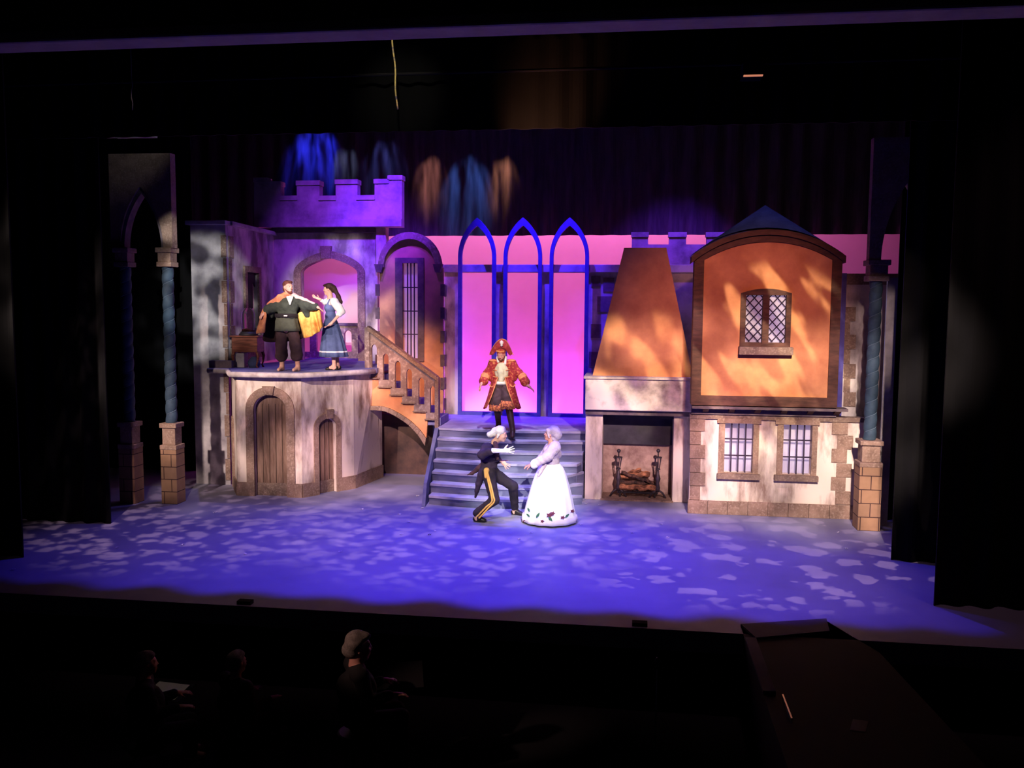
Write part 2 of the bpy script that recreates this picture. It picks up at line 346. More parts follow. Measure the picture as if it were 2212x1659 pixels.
def arch(r, zs, n=14, power=2.0, pointed=False):
    """r = rect list from Plane.rect; the top becomes an arch springing at height zs"""
    (a, d), (b, _), (_, c), _ = r; out = [(a, d), (b, d)]; m = (a+b)/2; hw = (b-a)/2
    for i in range(n+1):
        t = i/n
        if pointed:
            ang = math.pi*t
            x = math.cos(ang); h = (1-abs(x)**1.55)
            if abs(x) < 1e-6: h = 1
            out.append((m+hw*x, zs+(c-zs)*(1-abs(x)**1.0)**.72 if False else zs+(c-zs)*h))
        else:
            ang = math.pi*t; out.append((m+hw*math.cos(ang), zs+(c-zs)*max(0, math.sin(ang))**(2/power)))
    return out
def gothic(a, b, zs, za, n=12):
    """pointed arch curve from (b,zs) over the apex to (a,zs): two circular arcs"""
    hw = (b-a)/2; h = za-zs; m = (a+b)/2
    R = (h*h+hw*hw)/(2*hw); cr = b-R                     # right arc centre (cr, zs)
    t1 = math.asin(min(1, h/R)); out = []
    for i in range(n+1): t = t1*i/n; out.append((cr+R*math.cos(t), zs+R*math.sin(t)))
    for i in range(n-1, -1, -1): t = t1*i/n; out.append((2*m-(cr+R*math.cos(t)), zs+R*math.sin(t)))
    return out
def grow(out, d):
    n = len(out); res = []; area_ = sum(out[i][0]*out[(i+1) % n][1]-out[(i+1) % n][0]*out[i][1] for i in range(n))
    s = 1 if area_ > 0 else -1
    for i in range(n):
        p0 = Vector(out[i-1]); p = Vector(out[i]); p1 = Vector(out[(i+1) % n])
        a = (p-p0); b = (p1-p)
        if a.length < 1e-6: a = b
        if b.length < 1e-6: b = a
        a.normalize(); b.normalize(); na = Vector((a.y, -a.x))*s; nb = Vector((b.y, -b.x))*s
        q = (na+nb); q = q/max(.4, q.dot(na)) if q.length > 1e-6 else na
        res.append(tuple(p+q*d))
    return res

# ================================================================== SETTING
def struct(o): o['kind'] = 'structure'; return o
ZP, ZB = 1.25, 2.45                                   # platform and balcony levels
m = MB(); m.box(-14, 9, 10.2, 26, -.25, 0); struct(m.build('floor', floor_mat()))
m = MB(); m.box(-14, 9, 10.2, 10.35, -1.0, -.25); struct(m.build('trim_1', MT['black_fly']))
m = MB(); m.box(-14, 9, -1, 10.2, -1.15, -1.0); struct(m.build('floor_pit', mat('pit_floor', (.02, .018, .022), rough=.8)))
m = MB(); m.box(-14, 9, 26, 26.2, -.25, 11); struct(m.build('wall_back', MT['black_fly']))
m = MB(); m.box(-14.2, -14, -1, 26.2, -1.15, 11); struct(m.build('wall_left', MT['black_fly']))
m = MB(); m.box(9, 9.2, -1, 26.2, -1.15, 11); struct(m.build('wall_right', MT['black_fly']))
m = MB(); m.box(-14.2, 9.2, -1, 26.2, 11, 11.2); struct(m.build('ceiling', MT['black_fly']))
# proscenium header: dark fascia with a paler lower lip
ph = YP(9.6)
zl0 = ph.p(1106, 88)[1] ; zl1 = ph.p(1106, 33)[1]; zl0 = ph.p(1106, 60)[1]
m = MB(); m.box(-13.9, 8.9, 9.6, 9.9, zl1, 10.9); struct(m.build('wall_front', MT['header']))
m = MB(); m.box(-13.9, 8.9, 9.5, 9.9, zl0, zl1); struct(bevel(m.build('trim_2', MT['header_low']), .03))
m = MB(); m.box(4.75, 8.95, 10.4, 10.7, 0, zl0); struct(m.build('trim_3', MT['black_fly']))
# ------------------------------------------------------------------ drapes
def drape(name, x0, x1, Y, z0, z1, m_, label, cat, amp=.05, wl=.35, group=None):
    n = max(6, int(abs(x1-x0)/.05)); mb = MB(); rows = []
    xs = [x0+(x1-x0)*i/n for i in range(n+1)]
    fr = [(x, Y+amp*math.sin(x*2*math.pi/wl)+amp*.4*math.sin(x*11.3+Y)) for x in xs]
    out = fr+[(x, y+.03) for x, y in reversed(fr)]
    b = len(fr)
    vs = [(x, y, z) for z in (z0, z1) for x, y in out]; N = len(out)
    fs = [(i, (i+1) % N, N+(i+1) % N, N+i) for i in range(N)]
    fs += [(i, N-1-i, N-2-i, i+1) for i in range(b-1)]+[(N+i, N+i+1, N+N-2-i, N+N-1-i) for i in range(b-1)]
    mb.add(vs, fs); return tag(mb.build(name, m_, smooth=False), label, cat, group)
XY = lambda x, y, Y: ony(x, y, Y).x
drape('side_curtain', -13.5, XY(232, 900, 13.8), 13.8, .0, 10.98, MT['black'], 'black side curtain nearest the left pair of twisted columns', 'curtain')
drape('side_curtain', -13.4, XY(50, 1100, 11.75), 11.75, .0, 10.98, MT['black'], 'black side curtain closest to the front at far left', 'curtain')
drape('side_curtain', XY(1941, 900, 13.6), 8.6, 13.6, .0, 10.98, MT['black'], 'black side curtain beside the right twisted column', 'curtain')
drape('side_curtain', XY(2026, 1100, 11.6), 8.7, 11.6, .0, 10.98, MT['black'], 'black side curtain closest to the front at far right', 'curtain')
drape('side_curtain', -13, XY(418, 700, 18.6), 18.6, 0, 10.98, MT['black'], 'black masking curtain behind the left arch beside the grey wall', 'curtain')
drape('side_curtain', XY(1926, 900, 16.3), 8.4, 16.3, .0, 10.98, MT['black'], 'black masking curtain directly behind the right twisted column', 'curtain')
drape('border_drape', -13.5, 8.5, 13.2, ony(1106, 279, 13.2).z, 10.98, MT['black'], 'wide black border drape hanging over the whole set', 'curtain', .03)
zc = ony(1300, 508, 22.4).z
drape('backdrop_drape', -13.5, 8.5, 22.4, zc, 10.98, MT['drop'], 'dark backdrop drape with orange and blue light streaks above the pink cloth', 'backdrop', .05, .5)
m = MB(); m.box(-12.8, 8.8, 24.1, 24.15, 0, 9.5); tag(m.build('cyclorama', MT['cyc']), 'glowing pink and violet cloth behind the castle set', 'backdrop')

# ================================================================== LEFT CASTLE WALL
PW = YP(17.25)
xa = PW.p(411, 500)[0]; xc = PW.p(487, 500)[0]; yb = 20.0
zt = PW.p(450, 486)[1]; ztc = PW.p(450, 480)[1]
root = thing('castle_wall', (xc, 17.25, 0), 'tall grey plaster wall with quoins and narrow window beside the left balcony', 'wall')
m = MB(); m.slab([(xa, 0), (xc, 0), (xc, zt), (xa, zt)], [], PW.f, 0, .12); m.build('front_panel', MT['plaster_grey'], root)
xb2 = ony(592, 600, yb).x
PS = Plane(xc, 17.37, xb2, yb-.01)
L_ = (Vector((xb2, yb-.01, 0))-Vector((xc, 17.37, 0))).length
hole = PS.rect(532, 589, 557, 778); hole = [(hole[0][0], ZB+.25), (hole[1][0], ZB+.25), hole[2], hole[3]]
zt2 = zt
m = MB(); m.slab([(0, ZB), (L_, ZB), (L_, zt2), (0, zt2)], [hole], PS.f, 0, .1); m.build('side_panel', MT['plaster'], root)
m = MB(); m.slab([(0, 0), (L_*.8, 0), (L_*.8, ZB-.12), (0, ZB-.12)], [], PS.f, 0, .1); m.build('lower_side_panel', MT['plaster'], root)
m = MB(); fr = grow(hole, .13); m.slab(fr, [hole], PS.f, -.05, 0); wf = m.build('window_frame', MT['stone'], root)
m = MB(); h = hole; cu = []
a, b = h[0][0], h[1][0]; tz = h[2][1]
m.slab([(a+.02, tz-.75), (a+(b-a)*.35, tz-.82), (a+(b-a)*.7, tz-.78), (a+(b-a)*.72, tz-.2), (b-.06, tz-.3), (b-.02, tz), (a+.02, tz)], [], PS.f, .03, .05)
m.build('torn_curtain', MT['cloth_dark'], root)
m = MB(); m.box(xa-.06, xc+.05, 17.14, 17.4, zt, ztc+.03); m.slab([(0, zt2), (L_, zt2), (L_, ztc+.03), (0, ztc+.03)], [], PS.f, -.1, .1); bevel(m.build('coping', MT['plaster_grey'], root), .015)
m = MB(); z = .1; k = 0
while z < zt-.2:
    wd_ = .16 if k % 2 == 0 else .09
    m.box(xc-wd_*.6, xc+.012, 17.225, 17.26, z, z+.44); m.slab([(0, z), (wd_*1.4, z), (wd_*1.4, z+.44), (0, z+.44)], [], PS.f, -.02, .0); z += .46; k += 1
m.build_each('quoin', MT['stone'], root)
# little parapet blocks on the ledge left of the balcony
P = YP(17.05); r = P.rect(451, 779, 500, 803)
m = MB(); m.slab([(r[0][0], ZB), (r[1][0], ZB), r[2], r[3]], [], P.f, 0, .17); tag(bevel(m.build('parapet_block', MT['stone_dark']), .01), 'low dark stone block on the ledge left of the balcony table', 'stone block')

# ================================================================== ARCHED TOWER BACK WALL + BATTLEMENT
P = YP(20.0)
root = thing('tower_wall', (P.p(700, 700)[0], 20.0, 0), 'grey plaster tower wall with big arched opening behind the couple on the balcony', 'wall')
x0, x1 = xb2, P.p(815, 600)[0]; ztw = P.p(700, 488)[1]
a, b = P.p(652, 650)[0], P.p(774, 650)[0]; zs = P.p(710, 590)[1]; za = P.p(707, 557)[1]
op = [(a, ZB), (b, ZB)]+gothic(a, b, zs, za, 10)
hw = (b-a)/2; mid = (a+b)/2
cur = [(mid+hw*math.cos(math.pi*i/20), zs+(za-zs)*(.55*math.sin(math.pi*i/20)**.9+.45*(1-abs(math.cos(math.pi*i/20))))) for i in range(21)]
op = [(a, ZB), (b, ZB)]+cur
m = MB(); m.slab([(x0, ZB), (a, ZB)]+[(x, z) for x, z in reversed(cur)]+[(b, ZB), (x1, ZB), (x1, ztw), (x0, ztw)], [], P.f, 0, .15); m.build('wall_panel', MT['plaster'], root)
big = [(a-.17, ZB), (b+.17, ZB)]+[(mid+(x-mid)*(1+.17/hw), zs+(z-zs)*1.0+.17*max(.15, math.sin(math.pi*i/20))) for i, (x, z) in enumerate(cur)]
o2 = [(a, ZB+.001), (b, ZB+.001)]+cur
m = MB(); m.slab([(a, ZB), *reversed([]), *([(x, z) for x, z in reversed(cur)]), (b, ZB), (b+.17, ZB), *big[2:], (a-.17, ZB)], [], P.f, -.06, 0); m.build('arch_surround', MT['stone'], root)
m = MB(); k0, k1 = P.rect(694, 532, 718, 557)[0], P.rect(694, 532, 718, 557)[2]
m.slab([(k0[0]+.03, za-.02), (k1[0]-.03, za-.02), (k1[0], k1[1]), (k0[0], k1[1])], [], P.f, -.10, 0); m.build('keystone', MT['stone'], root)
m = MB(); r = P.rect(591, 492, 814, 503); m.slab(r, [], P.f, -.14, 0); m.build('moulding', MT['stone_dark'], root)
r = P.rect(815, 490, 836, 585)
m = MB(); m.slab([(r[0][0], r[0][1]), (r[0][0]+.08, r[0][1]), (r[1][0], r[2][1]-.9), r[2], r[3]], [], P.f, -.1, .15); m.build('corner_corbel', MT['plaster'], root)
# battlement
P = YP(19.75)
root = thing('battlement', (P.p(700, 488)[0], 19.75, P.p(700, 490)[1]), 'large violet-lit battlement crowning the left tower', 'battlement')
outl = [(549, 491), (549, 385), (577, 385), (577, 393), (606, 393), (606, 424), (641, 424), (641, 391.5), (690, 391.5), (690, 424), (725, 424), (725, 389), (772, 389), (772, 423), (809, 423), (809, 388), (839, 388), (839, 380), (868, 380), (868, 490)]
m = MB(); m.slab(P.pts(outl), [], P.f, 0, .22); m.build('parapet', MT['plaster_grey'], root)
m = MB()
for (ax, bx, yy) in [(577, 606, 393), (641, 690, 391.5), (725, 772, 389), (809, 839, 388), (839, 868, 380), (606, 641, 424), (690, 725, 424), (772, 809, 423), (549, 577, 385)]:
    p0, p1 = P.p(ax, yy), P.p(bx, yy+8.5); m.slab([(p0[0]-.015, p1[1]), (p1[0]+.015, p1[1]), (p1[0]+.015, p0[1]+.01), (p0[0]-.015, p0[1]+.01)], [], P.f, -.03, .25)
m.build_each('coping', MT['plaster_grey'], root)
m = MB(); r = P.rect(560, 474, 868, 490); m.slab(r, [], P.f, -.05, 0); m.build('lower_band', MT['plaster_grey'], root)

# ================================================================== ROUND BALCONY TOWER
T = [(-8.14, 17.13), (-7.66, 16.3), (-6.34, 16.31), (-5.62, 17.32), (-5.40, 18.6)]
root = thing('balcony_tower', (-6.7, 18, 0), 'faceted cream tower with arched doors carrying the balcony', 'tower')
flats = [Plane(*T[i], *T[i+1]) for i in range(4)]
lens = [(Vector(T[i+1])-Vector(T[i])).length for i in range(4)]
doors = {0: ((496, 506), 900, 915, (0, 0)), 1: ((549.5, 620), 853, 885, (568, 594)), 2: ((688, 726.5), 904, 922, (701.5, 718))}
for i, pl in enumerate(flats):
    ln = lens[i]; holes = []
    if i in doors:
        (xa_, xb_), yt, ys, ky = doors[i]
        r = pl.rect(xa_, yt, xb_, 1060); ua, ub = r[0][0], r[1][0]
        ua, ub = max(.06, ua), min(ln-.06, ub)
        zt_ = r[2][1]; zs_ = pl.p((xa_+xb_)/2, ys)[1]
        op = arch([(ua, .0), (ub, .0), (ub, zt_), (ua, zt_)], zs_)
        op[0] = (ua, .004); op[1] = (ub, .004)
        cut = [(0, 0), (ua, 0)]+[(x, z) for x, z in reversed(op[2:])]+[(ub, 0), (ln, 0), (ln, ZB-.05), (0, ZB-.05)]
        m = MB(); m.slab(cut, [], pl.f, 0, .14); m.build('tower_facet', MT['plaster_cream'], root)
        mid = (ua+ub)/2; w_ = .11 if i == 2 else .16
        if i == 0: w_ = .05
        outer = [(mid+(x-mid)*(1+w_*2/(ub-ua)), zs_+(z-zs_)*(1+w_/(zt_-zs_))) for x, z in op[2:]]
        m = MB(); m.slab([(ub, 0), (ub+w_, 0)]+outer+[(ua-w_, 0), (ua, 0)]+list(reversed(op[2:])), [], pl.f, -.03, .02); dsur = m.build('door_surround', MT['stone_warm'], root)
        m = MB(); m.slab(op, [], pl.f, .10, .13)
        d_ = m.build('door', MT['plank'], root)
        m = MB()
        n = 5 if i == 1 else 4
        for q in range(1, n):
            u = ua+(ub-ua)*q/n; m.slab([(u-.006, .02), (u+.006, .02), (u+.006, zs_+.1), (u-.006, zs_+.1)], [], pl.f, .095, .1)
        m.slab([(ua, .0), (ub, .0), (ub, .25), (ua, .25)], [], pl.f, .085, .1, 1)
        m.build('boards_and_kickplate', [MT['quoin_joint'], MT['stone']], d_)
        if ky[0]:
            ka, kb = pl.p(ky[0], yt-18)[0], pl.p(ky[1], yt-18)[0]; kz = pl.p(ky[0], yt-(19 if i == 1 else 19))[1]
            m = MB(); m.slab([(ka+.03, zt_), (kb-.03, zt_), (kb, kz), (ka, kz)], [], pl.f, -.06, 0); m.build('keystone', MT['stone_warm'], root)
        segs = [(0, ua-w_), (ub+w_, ln)]
    else:
        m = MB()
        Q = [(0, 0), (ln, 0), (ln, ZB-.05), (0, ZB-.05)]
        m.add([pl.f(0, 0, 0), pl.f(ln, 0, 0), pl.f(ln, ZB-.05, 0), pl.f(0, ZB-.05, 0), pl.f(0, 0, .14), pl.f(ln, 0, .14), pl.f(ln, ZB-.05, .14), pl.f(0, ZB-.05, .14)],
              [(0, 1, 2, 3), (4, 7, 6, 5), (0, 4, 5, 1), (1, 5, 6, 2), (2, 6, 7, 3), (3, 7, 4, 0)])
        m.build('tower_facet', MT['plaster_cream'], root); segs = [(0, ln)]
    m = MB()
    for s0, s1 in segs:
        if s1-s0 > .03: m.slab([(s0, 0), (s1, 0), (s1, .27), (s0, .27)], [], pl.f, -.03, 0)
    if m.v: m.build_each('base_course', MT['stone_warm'], root)
# flared buttress joining tower and stair arch
e0 = onz(826, 1026, 0); t0 = Vector((-5.36, 18.0, ZB-.1))
m = MB(); m.add([(-5.62, 17.33, 0), (e0.x, e0.y-.1, 0), (t0.x, t0.y, ZB-.1), (-5.62, 17.33, ZB-.1), (-5.72, 17.45, 0), (e0.x-.15, e0.y, 0), (t0.x-.15, t0.y, ZB-.1), (-5.72, 17.45, ZB-.1)],
                [(0, 1, 2, 3), (4, 7, 6, 5), (0, 4, 5, 1), (1, 5, 6, 2), (2, 6, 7, 3), (3, 7, 4, 0)]); m.build('flared_buttress', MT['plaster_cream'], root)
# deck and rounded pale nosing
deck = [(-8.55, 17.05), (-8.14, 17.03), (-7.68, 16.2), (-6.30, 16.2), (-5.55, 17.2), (-5.25, 17.72), (-5.25, 19.1), (-5.75, 19.1), (-5.75, 21.0), (-7.9, 21.0), (-7.9, 20.0), (-8.3, 17.24), (-8.55, 17.24)]
m = MB(); m.prism(deck, ZB-.1, ZB); m.build('balcony_deck', MT['blue_floor'], root)
m = MB(); m.tube([(x, y, ZB-.055) for x, y in [(-8.6, 17.04), (-8.16, 17.0), (-7.7, 16.16), (-7.0, 16.12), (-6.28, 16.16), (-5.9, 16.62), (-5.52, 17.14), (-5.27, 17.6)]], .055, 10); m.build('pale_nosing', MT['white_edge'], root, smooth=True)
# balustrade behind the arch
P = YP(20.9); root = thing('stone_balustrade', (P.p(705, 740)[0], 20.9, ZB), 'low stone balustrade with arched holes seen through the tower arch', 'balustrade')
r = P.rect(648, 703, 782, 780); holes = []
for px_ in (664, 688, 712, 737, 751.5, ):
    pass
for cx in (661, 691, 721, 751.5):
    q = P.rect(cx-8, 714, cx+8, 760); holes.append(arch(q, P.p(cx, 722)[1], 8))
m = MB(); m.slab([(r[0][0], ZB), (r[1][0], ZB), r[2], r[3]], holes, P.f, 0, .1); m.build('pierced_panel', MT['rail'], root)
m = MB(); m.slab([(r[0][0], r[2][1]), (r[1][0], r[2][1]), (r[1][0], r[2][1]+.06), (r[0][0], r[2][1]+.06)], [], P.f, -.05, .15); m.build('handrail', MT['stone_dark'], root)

# ================================================================== SIDE STAIR
P = YP(17.85)
root = thing('side_staircase', (P.p(870, 850)[0], 18.2, ZP), 'stair with pierced stone balustrade rising left to the balcony', 'staircase')
sx = [P.p(795+25.6*i, 850)[0] for i in range(8)]; n = 6; rise = (ZB-ZP)/7
bal_top0 = P.p(795, 711)[1]; bal_top1 = P.p(944, 820)[1]
xl, xr = P.p(795, 780)[0], P.p(944, 870)[0]
steps_out = []
sb = [P.p(800+25*i, y)[1] for i, y in enumerate([816, 835, 852, 870, 888, 905])]
xs_ = [P.p(x, 860)[0] for x in (795, 818, 843.5, 869, 894, 919.5, 941)]
out = [(xl, bal_top0)]
for i in range(6): out += [(xs_[i], sb[i]), (xs_[i+1], sb[i])]
out += [(xr, sb[5]), (xr, bal_top1)]
out = [(xl, sb[0])]+out[2:]+[(xl, bal_top0)]
holes = []
for (ax, bx, yt, yb_) in [(802, 814, 744, 803), (827, 839.5, 764, 821), (853, 865.4, 780, 838.7), (877.7, 890, 797, 857), (904, 916.5, 816, 874), (929, 940, 834, 892)]:
    q = P.rect(ax, yt, bx, yb_); holes.append(arch(q, P.p(ax, yt+9)[1], 8))
m = MB(); m.slab(out, holes, P.f, 0, .09); m.build('pierced_balustrade', MT['rail'], root)
m = MB()                                            # brown lip under each step of the string
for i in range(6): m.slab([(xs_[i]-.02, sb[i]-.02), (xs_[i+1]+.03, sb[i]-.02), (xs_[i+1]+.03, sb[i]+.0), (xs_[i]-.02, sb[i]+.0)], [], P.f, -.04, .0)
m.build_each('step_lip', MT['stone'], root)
d = Vector((xr-xl, bal_top1-bal_top0)); 
m = MB(); m.slab([(xl, bal_top0-.02), (xr, bal_top1-.02), (xr, bal_top1+.07), (xl, bal_top0+.07)], [], P.f, -.07, .14); m.build('handrail', MT['stone'], root)
m = MB(); r = P.rect(789.5, 709, 800, 800); m.slab([(r[0][0], ZB-.12), (r[1][0], ZB-.12), (r[1][0], r[2][1]+.02), (r[0][0], r[2][1]+.02)], [], P.f, -.06, .12); m.build('newel_post', MT['rail'], root)
m = MB(); r = P.rect(940, 816, 948, 921); m.slab([(r[0][0], ZP-.02), (r[1][0], ZP-.02), (r[1][0], r[2][1]), (r[0][0], r[2][1]+.05)], [], P.f, -.05, .12); m.build('newel_post', MT['stone'], root)
# treads
for i in range(7):
    xt0 = xl-.02+ (P.p(795+25.6*i, 850)[0]-xl); z = ZB-rise*(i+1)
    if i < 6:
        m = MB(); m.box(xt0, xt0+.28, 17.95, 18.75, z-.16, z); m.build('step', MT['blue_floor'], root)
# orange spandrel wall with stone arch ring
P2 = YP(17.9)
ring = [(795, 886), (832.6, 888.5), (872, 909.5), (898, 933), (919, 962)]
def smooth_poly(pts, n=5):
    res = []
    for i in range(len(pts)-1):
        p0 = pts[max(0, i-1)]; p1 = pts[i]; p2 = pts[i+1]; p3 = pts[min(len(pts)-1, i+2)]
        for k in range(n):
            t = k/n; res.append(tuple(.5*((2*p1[j])+(-p0[j]+p2[j])*t+(2*p0[j]-5*p1[j]+4*p2[j]-p3[j])*t*t+(-p0[j]+3*p1[j]-3*p2[j]+p3[j])*t**3) for j in range(len(p1))))
    res.append(tuple(pts[-1])); return res
ri = smooth_poly(P2.pts(ring)); ro = smooth_poly(P2.pts([(795, 876.5), (834, 879), (877, 901), (905, 925), (921, 946)]))
top = [(xs_[6]+.1, sb[5]+.03)]
for i in reversed(range(6)): top += [(xs_[i+1], sb[i]+.03), (xs_[i], sb[i]+.03)]
m = MB(); m.slab(ro+[(ro[-1][0]+.03, sb[5]+.03)]+top[1:]+[(xl, sb[0]+.03)], [], P2.f, 0, .08); m.build('spandrel_wall', MT['orange'], root)
for q in range(0, len(ri)-1, 2):
    q2 = min(q+2, len(ri)-1)
    m = MB(); m.slab([ri[q], *ri[q+1:q2+1], *reversed(ro[q:q2+1])], [], P2.f, -.05, .25)
    o = m.build('arch_stone', MT['stone_warm'], root); bevel(o, .008, 1)
# wall seen under the stair arch
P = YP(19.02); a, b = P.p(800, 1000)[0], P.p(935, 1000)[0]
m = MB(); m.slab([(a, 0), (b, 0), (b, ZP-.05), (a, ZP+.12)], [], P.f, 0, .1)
o = m.build('scenery_flat', mat('under_stair_shaded_brown', (.12, .07, .055), (.05, .035, .035), 2.5, .35, .6, bump=.1)); tag(o, 'brown flat under the stair arch, its colour darkened for shade', 'wall')  # brown made darker in the colour itself, standing in for shade

# ================================================================== ARCH-TOPPED WALL WITH BARRED WINDOW
P = YP(19.2)
root = thing('window_bay_wall', (P.p(888, 800)[0], 19.2, 0), 'peach plaster wall with round hooded top and tall barred window', 'wall')
a, b = P.p(820, 650)[0], P.p(957, 650)[0]
zs = P.p(888, 578)[1]; zt_ = P.p(885, 512)[1]
cm, hw = P.p(887, 560)[0], (P.p(948, 570)[0]-P.p(826, 570)[0])/2
out = [(a, 0), (b, 0), (b, zs)]+[(cm+hw*math.cos(math.pi*i/20), zs+(zt_-zs)*math.sin(math.pi*i/20)) for i in range(21)]+[(a, zs)]
pane = P.rect(870.6, 568.5, 903.4, 774)
m = MB(); m.slab(out, [pane], P.f, 0, .12); m.build('wall_panel', MT['orange_soft'], root)
fr = P.rect(855, 557, 916.5, 780)
m = MB(); m.slab(fr, [pane], P.f, -.05, .0); wf = m.build('window_frame', MT['stone_dark'], root)
m = MB(); m.slab(grow(pane, .02), [], P.f, .14, .16); m.build('pane', MT['pane'], wf)
m = MB()
for x in (880, 887.3, 894.7): q = P.p(x, 670)[0]; m.box(q-.012, q+.012, 19.21, 19.234, pane[0][1], pane[2][1])
for y in (621, 672, 722): q = P.p(887, y)[1]; m.box(pane[0][0], pane[1][0], 19.2, 19.224, q-.012, q+.012)
m.build('window_bars', MT['lead'], wf)
th = [math.pi*i/24 for i in range(25)]
oc = [(cm+(hw+.07)*math.cos(t), zs+(zt_-zs+.1)*math.sin(t)) for t in th]; ic = [(cm+(hw-.06)*math.cos(t), zs+(zt_-zs-.05)*math.sin(t)) for t in th]
m = MB(); m.slab(oc+list(reversed(ic)), [], P.f, -.13, .05); m.build('arched_hood', MT['rail'], root)
for (ax, bx, k) in [(812, 832, 'l'), (938, 958, 'r')]:
    r = P.rect(ax, 571, bx, 589); m = MB(); m.slab([(r[0][0]+.05, r[0][1]), (r[1][0]-.05, r[0][1]), r[2], r[3]], [], P.f, -.15, .0); m.build('corbel', MT['stone_dark'], root)
m = MB()
for side, xx in ((0, 816), (1, 956.5)):
    for y in (614, 664, 715, 766, 816):
        r = P.rect(xx-4.5, y, xx+4.5, y+25); m.slab(r, [], P.f, -.03, .02)
m.build_each('quoin', MT['stone_dark'], root)

# ================================================================== COLONNADE WALL + GOTHIC FRAMES
P = YP(20.2)
root = thing('colonnade', (P.p(1130, 880)[0], 20.2, ZP), 'grey stone piers carrying a long beam behind the blue pointed frames', 'wall')
zb0, zb1 = P.p(1130, 589)[1], P.p(1130, 572)[1]
m = MB(); m.box(P.p(943, 580)[0], P.p(1560, 580)[0], 20.1, 20.4, zb0, zb1); bevel(m.build('beam', MT['plaster_grey'], root), .015)
for ax, bx in [(960, 991), (1068, 1088), (1167, 1188)]:
    m = MB(); m.box(P.p(ax, 740)[0], P.p(bx, 740)[0], 20.2, 20.35, 0, zb0); o = m.build('pier', MT['plaster'], root)
m = MB(); m.box(P.p(1266, 740)[0], P.p(1530, 740)[0], 20.2, 20.35, 0, zb0); o = m.build('stone_panel', MT['plaster_grey'], root)
m = MB()
for (x, y, w_, h_) in [(1277, 597, 20, 22), (1303, 600, 24, 30), (1290, 640, 28, 34), (1276, 700, 22, 30), (1318, 640, 14, 26), (1272, 760, 22, 30), (1296, 745, 18, 28)]:
    m.slab(P.rect(x, y, x+w_, y+h_), [], P.f, -.015, .0)
m.build_each('stone_block', MT['stone_dark'], root)
m = MB()
for y in (616, 667, 715, 766, 815, 860): m.slab(P.rect(952, y, 964, y+25), [], P.f, -.03, .02)
m.build_each('quoin', MT['stone_dark'], root)
PG = YP(19.9)
for i, (xa_, xb_, xm, yt) in enumerate([(989, 1070, 1028.7, 470), (1086.5, 1169, 1127, 469.4), (1185.5, 1270, 1227.4, 469.4)]):
    a, b = PG.p(xa_, 720)[0], PG.p(xb_, 720)[0]; zs = PG.p(xm, 556)[1]; za = PG.p(xm, yt)[1]; t = .085
    root = thing('pointed_window_frame', ((a+b)/2, 19.9, ZP), ['tall blue pointed window frame nearest the side stair', 'tall blue pointed window frame in the middle above the pirate', 'tall blue pointed window frame nearest the chimney hood'][i], 'window frame', 'blue pointed window frames')
    oc = gothic(a, b, zs, za, 14); ic = gothic(a+t, b-t, zs, za-t*2.1, 14)
    m = MB(); m.slab(oc+list(reversed(ic)), [], PG.f, 0, .1); m.build('pointed_arch', MT['blue_paint'], root)
    for x0_ in (a, b-t): m = MB(); m.box(x0_, x0_+t, 19.9, 20.0, ZP+.08, zs); m.build('jamb', MT['blue_paint'], root)
    m = MB(); m.box(a, b, 19.88, 20.02, ZP, ZP+.08); m.build('bottom_rail', MT['blue_paint'], root)

# ================================================================== FAR BATTLEMENT
P = YP(21.4)
m = MB(); z0_ = 0
o_ = [(1365, 572), (1365, 503), (1400, 503), (1400, 528), (1445, 528), (1445, 503), (1482, 503), (1482, 528), (1526, 528), (1526, 503), (1565, 503), (1565, 572)]
pp = P.pts(o_); pp[0] = (pp[0][0], 0); pp[-1] = (pp[-1][0], 0)
root = thing('far_battlement', (pp[0][0]+1, 21.4, 0), 'small violet battlement wall showing behind the chimney hood', 'battlement')
m.slab(pp, [], P.f, 0, .15); m.build('parapet', MT['plaster_grey'], root)
m = MB()
for ax, bx in ((1365, 1400), (1445, 1482), (1526, 1565)): m.slab(P.rect(ax-1.5, 501.5, bx+1.5, 512), [], P.f, -.05, .2)
m.build_each('coping', MT['plaster_grey'], root)

# ================================================================== FRONT STEPS
NR = 7; rise = ZP/NR; yf0 = 16.0; run = .262
XR = -.92
root = thing('grand_steps', (-2.4, 17.5, 0), 'broad slate-blue bowed steps rising to the stage platform', 'steps')
def step_poly(yf, xl_, xr_):
    pts = []; n = 14
    for i in range(n+1):
        t = i/n; pts.append((xl_+(xr_-xl_)*t, yf-.16*math.sin(math.pi*t)))
    return pts
for i in range(NR):
    yf = yf0+run*i+.12; z1_ = rise*(i+1)
    xl_ = -3.78-.03*i
    xr_ = [-1.62, -1.42, -1.22, -1.04, -.95, XR, XR][i]
    back = 19.95 if i == NR-1 else yf+run+.25
    fr = step_poly(yf, xl_, xr_)
    poly = fr+[(XR, min(yf+.5, 17.6))]+[(XR, max(back, min(yf+.5, 17.6)+.01))]+[(xl_, back)]
    if i == NR-1:
        poly = fr+[(XR, 19.95), (-4.35, 19.95), (-4.35, 18.95), (xl_-.02, 18.95)]
    pin = [(x, y+.035) for x, y in fr]+poly[len(fr):]
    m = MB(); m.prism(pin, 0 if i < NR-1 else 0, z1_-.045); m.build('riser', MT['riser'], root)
    m = MB(); m.prism(poly, z1_-.045, z1_); m.build('tread', MT['tread'], root)
